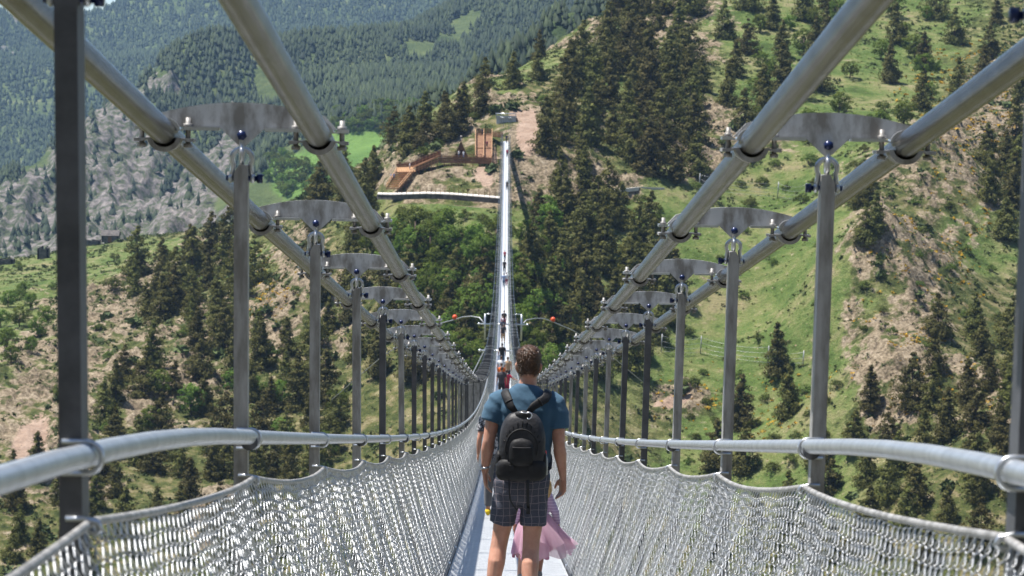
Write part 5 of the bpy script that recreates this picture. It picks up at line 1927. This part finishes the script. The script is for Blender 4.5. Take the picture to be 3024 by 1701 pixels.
D = D * 0.75 + flow
D /= np.linalg.norm(D, axis=1)[:, None]
S_ = np.cross(D, no[k])
S_ /= np.linalg.norm(S_, axis=1)[:, None] + 1e-6
ln = rng.uniform(0.008, 0.018, len(k))[:, None]
V = np.stack([C - S_ * 0.0022, C + S_ * 0.0022, C + D * ln], 1).reshape(-1, 3)
ob('hair_tufts', mesh_np('hair_tufts', V, np.arange(len(V)).reshape(-1, 3), False, [HAIR]), man)


# ------------------------------------------------------------------ backpack (origin at the walker's feet, like his parts)
def rbox(mb, c, w, d, h, ex=3.2, nz=14, nu=28, taper=None, bulge=0.0):
    """soft rounded block: c centre, half sizes w,d,h"""
    c = Vector(c)
    V = []
    for i in range(nz + 1):
        v = -1 + 2 * i / nz
        k = (1 - abs(v) ** ex) ** (1 / ex)
        k = max(k, 0.02)
        tw, td = taper(v) if taper else (1, 1)
        for j in range(nu):
            a = 2 * math.pi * j / nu
            ca, sa = math.cos(a), math.sin(a)
            q = (abs(ca) ** ex + abs(sa) ** ex) ** (-1 / ex)
            V.append(c + Vector((w * k * tw * q * ca, d * k * td * q * sa * (1 + bulge * (1 - v * v)), h * v)))
    F = [(i * nu + j, i * nu + (j + 1) % nu, (i + 1) * nu + (j + 1) % nu, (i + 1) * nu + j) for i in range(nz) for j in range(nu)]
    F += [tuple(range(nu - 1, -1, -1)), tuple(nz * nu + j for j in range(nu))]
    return mb.add(V, F, True)


bp = ob('backpack', None, None, (mx, MD, dz(MD)))
bp.empty_display_size = 0.2
tag(bp, 'black nylon daypack with two straps on the back of the walker in blue', 'backpack')
BY = -0.20
q = MB()
rbox(q, (-0.022, BY, 1.145), 0.150, 0.085, 0.225, 3.0, 18, 32, lambda v: (1.0 - 0.16 * max(v, 0) ** 2 - 0.02 * min(v, 0) ** 2, 1.0 - 0.25 * max(v, 0) ** 2))
ob('main_compartment', wrinkle(q.mesh('main_compartment', NYLON_G), 0.003, 12, 31), bp)
q = MB()
rbox(q, (-0.028, BY - 0.085, 1.105), 0.080, 0.042, 0.095, 3.2, 14, 24, lambda v: (1.0 - 0.18 * max(v, 0) ** 2, 1 - 0.2 * max(v, 0)))
pk = ob('front_pocket', wrinkle(q.mesh('front_pocket', NYLON), 0.003, 15, 32), bp)
q = MB()
q.tube([(-0.028 + 0.072 * math.sin(a), BY - 0.115 - 0.014 * math.cos(a), 1.145 - 0.006 * math.cos(a)) for a in np.linspace(-1, 1, 9)], 0.0035, 6)
ob('zip', q.mesh('zip', NYLON_G), pk)
q = MB()
q.tube([(-0.028 + 0.105 * math.cos(a), BY - 0.080, 1.13 + 0.125 * math.sin(a)) for a in np.linspace(-0.35, math.pi + 0.35, 21)], 0.005, 6)
ob('front_panel_seam', q.mesh('front_panel_seam', WEB), bp)
for k in range(11):
    a = 0.25 + (math.pi - 0.5) * k / 10
    c0 = Vector((-0.024 + 0.112 * math.cos(a), BY - 0.078, 1.135 + 0.135 * math.sin(a)))
    c1 = Vector((-0.024 + 0.128 * math.cos(a), BY - 0.045, 1.14 + 0.195 * math.sin(a)))
    ob('gathered_fold', MB().tube([c0, c0.lerp(c1, 0.5) + Vector((0, -0.004, 0)), c1], [0.003, 0.006, 0.003], 6).mesh('gathered_fold', NYLON), bp)
q = MB()
rbox(q, (-0.028, BY - 0.006, 0.985), 0.165, 0.090, 0.082, 3.6, 12, 32)
ob('base_compartment', wrinkle(q.mesh('base_compartment', NYLON), 0.003, 12, 33), bp)
for sx in (-1, 1):
    q = MB()
    rbox(q, (-0.028 + sx * 0.146, BY + 0.01, 1.02), 0.020, 0.058, 0.09, 3.6, 10, 18)
    ob('side_pocket', q.mesh('side_pocket', NYLON), bp)
    # shoulder strap
    top = Vector((-0.028 + sx * 0.04, BY + 0.015, 1.355))
    p = [top, Vector((-0.028 + sx * 0.075, -0.165, 1.395)), Vector((sx * 0.125, -0.135, 1.445)), Vector((sx * 0.142, -0.075, 1.475)), Vector((sx * 0.145, -0.01, 1.48)), Vector((sx * 0.142, 0.07, 1.44)), Vector((sx * 0.13, 0.13, 1.33)),
         Vector((sx * 0.135, 0.13, 1.15)), Vector((sx * 0.17, 0.06, 1.03)), Vector((sx * 0.165, -0.08, 0.985)), Vector((sx * 0.15, BY + 0.05, 0.98))]
    q = MB()
    q.tube(p, [(0.018, 0.006), (0.026, 0.009), (0.030, 0.011), (0.030, 0.011), (0.030, 0.011), (0.029, 0.010), (0.026, 0.009), (0.02, 0.005), (0.014, 0.004), (0.013, 0.003), (0.013, 0.003)], 12, ref=(1, 0.25 * sx, -0.6 * sx))
    st = ob('shoulder_strap', q.mesh('shoulder_strap', NYLON), bp)
    q = MB()
    c0, c1 = p[1].lerp(p[2], 0.5), p[1].lerp(p[2], 0.62)
    q.tube([c0, c1], [(0.031, 0.014), (0.031, 0.014)], 10, ref=(1, 0.25 * sx, -0.6 * sx))
    ob('strap_keeper', q.mesh('strap_keeper', WEB), st)
    q = MB()
    q.box(-0.028 + sx * 0.062 - 0.014, -0.028 + sx * 0.062 + 0.014, BY - 0.106, BY - 0.092, 0.985, 1.02)
    ob('buckle', q.mesh('buckle', WEB), bp)
    q = MB()
    xx = -0.028 + (0.044 if sx > 0 else -0.078)
    if sx > 0:
        q.tube([(xx, BY - 0.09, 0.925), (xx + 0.002, BY - 0.075, 0.86), (xx + 0.004, BY - 0.07, 0.79), (xx + 0.008, BY - 0.07, 0.735)], [(0.010, 0.002)] * 4, 8, ref=X)
        q.box(xx - 0.006, xx + 0.02, BY - 0.078, BY - 0.066, 0.70, 0.74)
    else:
        q.tube([(xx, BY - 0.09, 0.925), (xx + 0.004, BY - 0.075, 0.85), (xx + 0.010, BY - 0.07, 0.79), (xx + 0.03, BY - 0.066, 0.755), (xx + 0.055, BY - 0.066, 0.725)], [(0.005, 0.002)] * 5, 8, ref=X)
    ob('hanging_strap', q.mesh('hanging_strap', WEB), bp)
q = MB()
rbox(q, (-0.02, BY - 0.03, 1.345), 0.055, 0.03, 0.028, 2.4, 8, 18)
ob('top_flap', q.mesh('top_flap', WEB), bp)
q = MB()
cc = Vector((0.016, BY - 0.07, 1.345))
q.tube([cc + Vector((0.019 * math.cos(a), -0.004, 0.021 * math.sin(a))) for a in np.linspace(-2.2, 2.4, 18)], 0.0042, 8)
q.tube([cc + Vector((-0.013, 0.0, 0.016)), cc + Vector((-0.06, 0.0, 0.020))], 0.0042, 8)
ob('carabiner', q.mesh('carabiner', pmat('brushed_aluminium', (0.7, 0.7, 0.72), (0.8, 0.8, 0.82), 20, 0.3, 0.9)), bp)

bt = ob('water_bottle', None, None, (mx + 0.122, MD + BY + 0.005, dz(MD) + 1.01))
tag(bt, 'small plastic water bottle with red cap in the backpack side pocket', 'bottle')
glass = bpy.data.materials.new('clear_plastic')
_, p_ = nodes_of(glass)
p_.inputs['Base Color'].default_value = (0.75, 0.82, 0.88, 1)
p_.inputs['Roughness'].default_value = 0.12
p_.inputs['Transmission Weight'].default_value = 0.55
ob('bottle_body', MB().tube([(0, 0, -0.06), (0, 0, 0.045), (0, 0, 0.065), (0, 0, 0.075)], [0.026, 0.026, 0.018, 0.013], 14).mesh('bottle_body', glass), bt)
ob('cap', MB().tube([(0, 0, 0.074), (0, 0, 0.098)], 0.0165, 14).mesh('cap', pmat('red_cap_plastic', (0.6, 0.02, 0.03), (0.65, 0.03, 0.04), 9, 0.35)), bt)


# ------------------------------------------------------------------ the other walkers
def figure_meshes(stride, arms, voxel):
    """unit-height figure walking towards +y: body, shirt, trousers, hair, shoes"""
    b = MB()
    st = stride
    legs = {}
    for sx in (-1, 1):
        f = st * sx
        hip, knee, ank = Vector((sx * 0.05, 0, 0.50)), Vector((sx * 0.055, f * 0.07 + 0.01, 0.28)), Vector((sx * 0.055, f * 0.12 - 0.015, 0.045))
        legs[sx] = (hip, knee, ank)
        b.tube([hip, hip.lerp(knee, 0.5), knee, knee.lerp(ank, 0.35), ank, ank - Vector((0, 0, 0.03))], [0.048, 0.043, 0.031, 0.033, 0.02, 0.022], 8, ref=(1, 0, 0))
    b.tube([(0, 0, 0.46), (0, 0, 0.56), (0, -0.003, 0.66), (0, -0.005, 0.76), (0, 0, 0.815), (0, 0, 0.835)], [(0.08, 0.06), (0.078, 0.058), (0.085, 0.06), (0.1, 0.058), (0.08, 0.045), (0.03, 0.03)], 12, ref=(1, 0, 0))
    b.tube([(0, 0, 0.81), (0, 0.004, 0.88)], [0.032, 0.031], 8)
    b.tube([(0, 0.025, 0.868), (0, 0.016, 0.89), (0, 0.012, 0.93), (0, 0.008, 0.965), (0, 0.006, 0.99)], [(0.026, 0.035), (0.038, 0.05), (0.042, 0.054), (0.038, 0.05), (0.016, 0.02)], 10, ref=(1, 0, 0))
    b.tube([(0, 0.064, 0.935), (0, 0.075, 0.918), (0, 0.062, 0.912)], [0.005, 0.008, 0.006], 6)
    ar = {}
    for sx in (-1, 1):
        f = -st * sx * 0.6
        S, E, W = Vector((sx * 0.105, 0, 0.795)), Vector((sx * 0.135, -0.01 + f * 0.08, 0.635)), Vector((sx * 0.142, 0.03 + f * 0.16, 0.515))
        if arms == sx:
            E, W = Vector((sx * 0.21, 0.0, 0.70)), Vector((sx * 0.33, 0.03, 0.66))
        ar[sx] = (S, E, W)
        b.tube([S, S.lerp(E, 0.5), E, E.lerp(W, 0.4), W], [0.03, 0.027, 0.022, 0.022, 0.016], 8)
        d = (W - E).normalized()
        b.tube([W, W + d * 0.03, W + d * 0.055], [(0.012, 0.018), (0.011, 0.021), (0.009, 0.018)], 8)
        for o in (-0.013, -0.0045, 0.0045, 0.013):
            b.tube([W + d * 0.045 + Vector((0, o, 0)), W + d * 0.085 + Vector((-sx * 0.008, o, 0))], 0.0052, 5)
        b.tube([W + d * 0.015 + Vector((0, 0.015, 0)), W + d * 0.05 + Vector((0, 0.03, 0))], 0.006, 5)
    body = union('body', b, voxel, 2)
    s = MB()
    s.tube([(0, 0, 0.47), (0, 0, 0.56), (0, -0.003, 0.66), (0, -0.005, 0.76), (0, 0, 0.82), (0, 0, 0.842)], [(0.1, 0.074), (0.092, 0.07), (0.098, 0.072), (0.112, 0.07), (0.094, 0.056), (0.042, 0.042)], 14, ref=(1, 0, 0))
    for sx in (-1, 1):
        S, E, W = ar[sx]
        s.tube([S - Vector((sx * 0.03, 0, 0)), S, S.lerp(E, 0.65)], [0.04, 0.042, 0.036], 10)
    shirt = union('shirt', s, voxel, 2)
    s = MB()
    s.tube([(0, 0, 0.44), (0, 0, 0.5), (0, 0, 0.56)], [(0.088, 0.07), (0.096, 0.074), (0.088, 0.066)], 12, ref=(1, 0, 0))
    for sx in (-1, 1):
        hip, knee, ank = legs[sx]
        s.tube([hip, hip.lerp(knee, 0.5), knee, knee.lerp(ank, 0.9)], [(0.056, 0.062), (0.052, 0.056), 0.042, 0.032], 10, ref=(1, 0, 0))
    tr = union('trousers', s, voxel, 2)
    s = MB()
    s.tube([(0, -0.012, 0.895), (0, -0.006, 0.93), (0, 0.0, 0.965), (0, 0.003, 0.99), (0, 0.004, 1.0)], [(0.036, 0.035), (0.046, 0.05), (0.045, 0.052), (0.03, 0.036), (0.008, 0.01)], 12, ref=(1, 0, 0))
    hr = union('hair', s, voxel * 0.8, 1)
    sh = []
    for sx in (-1, 1):
        a = legs[sx][2]
        q = MB()
        q.tube([(a.x, a.y - 0.035, 0.022), (a.x, a.y + 0.02, 0.026), (a.x, a.y + 0.085, 0.016)], [(0.022, 0.024), (0.026, 0.028), (0.02, 0.014)], 8, ref=(1, 0, 0))
        sh.append(q.mesh('shoe'))
    return body, shirt, tr, hr, sh


FIG = {k: figure_meshes(*a) for k, a in {'a': (0.8, 0, 0.011), 'b': (-0.7, 0, 0.011), 'c': (0.5, 1, 0.011), 'still': (0.08, 0, 0.011)}.items()}


def setmat(o, m):
    if not o.data.materials:
        o.data.materials.append(m)
    o.material_slots[0].link = 'OBJECT'
    o.material_slots[0].material = m


def walker(fig, p, h, shirt, trousers, hair, label, face=0.0, shoe=None):
    body, s, t, hr, shs = FIG[fig]
    e = ob('person', None, None, p, (0, 0, face), (h, h, h))
    e.empty_display_size = 0.3
    for nm, me, m in (('body', body, SKIN), ('shirt', s, shirt), ('trousers', t, trousers), ('hair', hr, hair), ('shoe', shs[0], shoe or WEB), ('shoe', shs[1], shoe or WEB)):
        setmat(ob(nm, me, e), m)
    tag(e, label, 'person')
    return e


DARK = cloth('black_cloth', (0.012, 0.012, 0.016))
NAVY = cloth('navy_cloth', (0.015, 0.02, 0.05))
JEANS = cloth('denim', (0.07, 0.12, 0.2))
WHITE = cloth('white_cloth', (0.7, 0.7, 0.72))
PALEB = cloth('pale_blue_cloth', (0.28, 0.36, 0.55))
RED = cloth('red_cloth', (0.42, 0.02, 0.06))
MAROON = cloth('maroon_cloth', (0.2, 0.015, 0.05))
TAN = cloth('tan_cloth', (0.38, 0.25, 0.15))
ORA = cloth('orange_cloth', (0.6, 0.13, 0.02))
GREY = cloth('grey_cloth', (0.13, 0.13, 0.14))
CHAR = cloth('charcoal_cloth', (0.05, 0.047, 0.055))
BLOND = pmat('blond_hair', (0.42, 0.24, 0.08), (0.6, 0.4, 0.18), 40, 0.5)
YEL = cloth('yellow_shoe', (0.6, 0.42, 0.01))
CHECK = pmat('checked_cotton', (0.04, 0.04, 0.05), (0.5, 0.5, 0.52), 60, 0.85, cut=(0.48, 0.52))


def deck_at(px, head, h):
    """distance at which a walker of height h on the deck has the top of the head at picture row `head`"""
    ds = np.linspace(30, 588, 6000)
    zz = np.array([dz(float(d)) for d in ds]) + h
    yy = 382 - FPX * zz / ds
    d = float(ds[np.argmin(np.abs(yy - head))])
    x = float(at(np.array(float(px)), np.array(float(head)), np.array(d))[0])
    return (max(-0.36, min(0.36, x)), d, dz(d) + 0.002)


for fig, px, head, h, sh, tr, hr, lab in [
    ('a', 1483, 1014, 1.76, DARK, JEANS, DARK, 'person in black jacket and jeans walking alone mid-bridge'),
    ('b', 1481, 1052, 1.72, WHITE, NAVY, HAIR, 'person in white top in the group ahead of the blue walker'),
    ('a', 1500, 1054, 1.66, TAN, NAVY, HAIR, 'person in tan top at the right of the group on the bridge'),
    ('still', 1481, 1073, 1.55, ORA, CHAR, HAIR, 'person in orange top in the group on the bridge'),
    ('b', 1482, 1084, 1.75, CHAR, DARK, HAIR, 'person in charcoal jacket nearest in the group on the bridge'),
    ('c', 1496, 1092, 1.60, RED, MAROON, HAIR, 'person in red top reaching for the rail in the group'),
    ('a', 1489, 917, 1.72, DARK, CHAR, HAIR, 'farthest dark-clad person of the cluster at the outrigger frame'),
    ('b', 1487, 932, 1.62, MAROON, DARK, HAIR, 'person in maroon top in the cluster at the outrigger frame'),
    ('a', 1485, 941, 1.74, NAVY, NAVY, WHITE, 'person with white cap in the cluster at the outrigger frame'),
    ('b', 1487, 956, 1.68, CHAR, TAN, GREY, 'nearest person in grey top of the cluster at the outrigger frame'),
    ('a', 1488, 807, 1.72, PALEB, JEANS, HAIR, 'person in pale blue top beside another on the rising bridge'),
    ('b', 1496, 804, 1.66, WHITE, MAROON, HAIR, 'person in white top beside the pale blue walker'),
    ('a', 1490, 767, 1.76, DARK, DARK, HAIR, 'black-clad person on the rising bridge above the pair'),
    ('b', 1491, 739, 1.40, RED, NAVY, HAIR, 'small person in red on the rising bridge above the pair'),
    ('a', 1499, 533, 1.76, DARK, DARK, HAIR, 'lone dark-clad person high on the far bridge end'),
    ('b', 1498, 439, 1.72, RED, DARK, HAIR, 'person in red top near the far bridge end'),
    ('a', 1496, 390, 1.74, NAVY, DARK, HAIR, 'person in navy standing at the far bridge landing'),
]:
    walker(fig, deck_at(px, head, h), h, sh, tr, hr, lab, rng.uniform(-0.15, 0.15))

# adult hidden behind the walker, only elbow, trouser leg and yellow shoe show
ad_d = 36.5
ax = float(at(np.array(1462.0), np.array(1450.0), np.array(ad_d))[0])
walker('b', (ax, ad_d, dz(ad_d) + 0.002), 1.66, CHECK, GREY, HAIR, 'person in checked shirt, grey trousers and yellow shoes behind the blue walker', 0.0, YEL)

# people on the walkway
for px, py, d, h, sh, tr, lab, fc in [
    (1355, 466, 595.5, 1.7, WHITE, JEANS, 'person in white shirt left inside the timber shelter', 3.1),
    (1369, 467, 595.5, 1.65, WHITE, PALEB, 'person in white shirt right inside the timber shelter', 2.9),
    (1210, 503, 590, 1.7, WHITE, JEANS, 'person in white on the upper stair landing of the walkway', 1.5),
    (1156, 534, 586.5, 1.7, PALEB, NAVY, 'left person in pale blue on the lower walkway stair', 0.3),
    (1163, 533, 586.5, 1.68, PALEB, GREY, 'right person in pale blue on the lower walkway stair', 0.2),
    (1424, 402, 602.5, 1.7, NAVY, DARK, 'person in navy at the top of the timber ramp', 0.4),
    (1438, 436, 597.5, 1.6, MAROON, DARK, 'person in maroon halfway on the timber ramp', 0.2)]:
    walker('still', P3(px, py, d), h, sh, tr, HAIR, lab, fc)

# ------------------------------------------------------------------ child in pink
cd = 21.8
cx_ = float(at(np.array(1583.0), np.array(1600.0), np.array(cd))[0])
child = ob('child', None, None, (cx_, cd, dz(cd)))
tag(child, 'child in pink tulle dress walking in front of the blue walker', 'child')
PINK = pmat('pink_cotton', (0.62, 0.28, 0.42), (0.72, 0.40, 0.55), 9, 0.85, 0, 0.4, 14, dist=0.02)
b = MB()
for sx, f in ((-1, -0.10), (1, 0.08)):
    hip, knee, ank = Vector((sx * 0.055 - 0.02, 0, 0.46)), Vector((sx * 0.06 - 0.03, f * 0.5, 0.25)), Vector((sx * 0.075 - 0.05, f, 0.05))
    b.tube([hip, knee, knee.lerp(ank, 0.4), ank, ank - Vector((0, 0, 0.03))], [0.055, 0.040, 0.041, 0.027, 0.028], 10, ref=(1, 0, 0))
b.tube([(0, 0, 0.42), (0, 0, 0.55), (0, 0, 0.68), (0, 0, 0.74)], [(0.09, 0.07), (0.085, 0.065), (0.09, 0.06), (0.035, 0.035)], 12, ref=(1, 0, 0))
b.tube([(0, 0, 0.72), (0, 0.01, 0.79)], [0.035, 0.034], 8)
b.tube([(0, 0.03, 0.775), (0, 0.02, 0.80), (0, 0.015, 0.86), (0, 0.012, 0.91), (0, 0.01, 0.935)], [(0.035, 0.04), (0.06, 0.066), (0.068, 0.076), (0.058, 0.066), (0.02, 0.025)], 12, ref=(1, 0, 0))
b.tube([(0, 0.088, 0.865), (0, 0.1, 0.845), (0, 0.085, 0.84)], [0.006, 0.009, 0.006], 6)
for sx in (-1, 1):
    S, E, W = Vector((sx * 0.085, 0, 0.70)), Vector((sx * 0.15, -0.01, 0.56)), Vector((sx * 0.175, 0.02, 0.44))
    b.tube([S, E, W], [0.03, 0.025, 0.018], 8)
    b.tube([W, W + Vector((sx * 0.005, 0, -0.04))], [(0.014, 0.02), (0.012, 0.02)], 8)
    for o in (-0.014, -0.005, 0.005, 0.014):
        b.tube([W + Vector((sx * 0.005, o, -0.03)), W + Vector((0, o, -0.075))], 0.0058, 5)
    b.tube([W + Vector((0, 0.015, -0.01)), W + Vector((0, 0.032, -0.04))], 0.0065, 5)
ob('body', union('body', b, 0.009, 3, [SKIN]), child)
s = MB()
s.tube([(-0.01, 0, 0.46), (0, 0, 0.56), (0, 0, 0.66), (0, 0, 0.73)], [(0.115, 0.09), (0.10, 0.08), (0.10, 0.075), (0.05, 0.045)], 14, ref=(1, 0, 0))
for sx in (-1, 1):
    S, E, W = Vector((sx * 0.085, 0, 0.70)), Vector((sx * 0.15, -0.01, 0.56)), Vector((sx * 0.175, 0.02, 0.44))
    s.tube([S, E, E.lerp(W, 0.85)], [0.040, 0.034, 0.027], 10)
STRIPE = bpy.data.materials.new('pink_striped_jersey')
nt, p_ = nodes_of(STRIPE)
tc = N(nt, 'ShaderNodeTexCoord')
sxyz = N(nt, 'ShaderNodeSeparateXYZ')
nt.links.new(tc.outputs['Object'], sxyz.inputs[0])
fr = math_(nt, 'FRACT', math_(nt, 'MULTIPLY', sxyz.outputs[2], 42.0))
nt.links.new(mix(nt, math_(nt, 'GREATER_THAN', fr, 0.5), (0.66, 0.50, 0.66), (0.50, 0.33, 0.52)), p_.inputs['Base Color'])
p_.inputs['Roughness'].default_value = 0.85
ob('striped_top', union('striped_top', s, 0.009, 3, [STRIPE]), child)


def skirt(name, rings, mat, seed):
    """pleated sheet skirt: rings of (z, cx, rx, ry)"""
    n = 72
    V = []
    for i, (z, cx, rx, ry) in enumerate(rings):
        w = i / (len(rings) - 1)
        for j in range(n):
            a = 2 * math.pi * j / n
            k = 1 + w * (0.10 * math.sin(9 * a + seed) + 0.07 * math.sin(16 * a + 2 * seed) + 0.08 * math.sin(2 * a + 3 * seed))
            fl = w * w * 0.045 * max(0, math.cos(a - 0.1))
            V.append((cx + (rx + fl) * k * math.cos(a), ry * k * math.sin(a), z + fl * 0.5 + 0.03 * w * math.sin(5 * a + seed) + 0.02 * w * math.sin(2 * a + seed)))
    F = [(i * n + j, i * n + (j + 1) % n, (i + 1) * n + (j + 1) % n, (i + 1) * n + j) for i in range(len(rings) - 1) for j in range(n)]
    return MB().add(V, F, True).mesh(name, mat)


TULLE = bpy.data.materials.new('pink_tulle')
nt, p_ = nodes_of(TULLE)
p_.inputs['Base Color'].default_value = (0.86, 0.62, 0.72, 1)
p_.inputs['Roughness'].default_value = 0.8
tr_ = N(nt, 'ShaderNodeBsdfTransparent')
tl_ = N(nt, 'ShaderNodeBsdfTranslucent')
tl_.inputs['Color'].default_value = (0.85, 0.55, 0.68, 1)
m1, m2 = N(nt, 'ShaderNodeMixShader'), N(nt, 'ShaderNodeMixShader')
m1.inputs[0].default_value, m2.inputs[0].default_value = 0.5, 0.30
nt.links.new(p_.outputs[0], m1.inputs[1])
nt.links.new(tl_.outputs[0], m1.inputs[2])
nt.links.new(m1.outputs[0], m2.inputs[1])
nt.links.new(tr_.outputs[0], m2.inputs[2])
nt.links.new(m2.outputs[0], nt.nodes['Material Output'].inputs['Surface'])
ob('under_skirt', skirt('under_skirt', [(0.53, 0, 0.105, 0.085), (0.42, -0.02, 0.125, 0.105), (0.32, -0.045, 0.13, 0.115), (0.19, -0.06, 0.13, 0.12)], PINK, 1.0), child)
ob('tulle_skirt', skirt('tulle_skirt', [(0.54, 0, 0.108, 0.09), (0.45, 0.0, 0.15, 0.13), (0.37, 0.02, 0.185, 0.165), (0.28, 0.045, 0.20, 0.18), (0.20, 0.05, 0.205, 0.185)], TULLE, 2.2), child)
ob('tulle_skirt', skirt('tulle_skirt', [(0.535, 0, 0.112, 0.092), (0.44, 0.02, 0.17, 0.14), (0.36, 0.04, 0.20, 0.17), (0.30, 0.06, 0.215, 0.18)], TULLE, 4.1), child)
s = MB()
s.tube([(0, -0.03, 0.77), (0, -0.02, 0.82), (0, -0.005, 0.88), (0, 0.0, 0.925), (0, 0.005, 0.945)], [(0.06, 0.045), (0.076, 0.07), (0.078, 0.08), (0.055, 0.06), (0.015, 0.02)], 14, ref=(1, 0, 0))
s.tube([(0.05, -0.05, 0.84), (0.085, -0.06, 0.80), (0.095, -0.05, 0.74), (0.085, -0.055, 0.68)], [0.03, 0.032, 0.026, 0.012], 8)
ob('hair', wrinkle(union('hair', s, 0.009, 2, [BLOND]), 0.004, 30, 19), child)
for sx, f in ((-1, -0.10), (1, 0.08)):
    ax_ = sx * 0.075 - 0.05
    q = MB()
    q.tube([(ax_, f - 0.05, 0.035), (ax_, f + 0.02, 0.035), (ax_, f + 0.09, 0.022)], [(0.03, 0.034), (0.034, 0.036), (0.026, 0.02)], 10, ref=(1, 0, 0))
    ob('shoe', q.mesh('shoe', cloth('pale_grey_shoe', (0.35, 0.36, 0.34))), child)


# ------------------------------------------------------------------ mountain haze
mb = MB()
mb.box(-3500, 3500, -60, 6500, -195, 520)
hm = bpy.data.materials.new('valley_haze')
hm.use_nodes = True
hn = hm.node_tree
hn.nodes.remove(hn.nodes['Principled BSDF'])
vol = hn.nodes.new('ShaderNodeVolumePrincipled')
vol.inputs['Color'].default_value = (0.42, 0.66, 1.0, 1)
vol.inputs['Density'].default_value = 0.00006
vol.inputs['Anisotropy'].default_value = 0.2
hn.links.new(vol.outputs[0], hn.nodes['Material Output'].inputs['Volume'])
haze = ob('haze', mb.mesh('haze', hm))
tag(haze, 'thin blue haze filling the valley air', 'haze', kind='stuff')
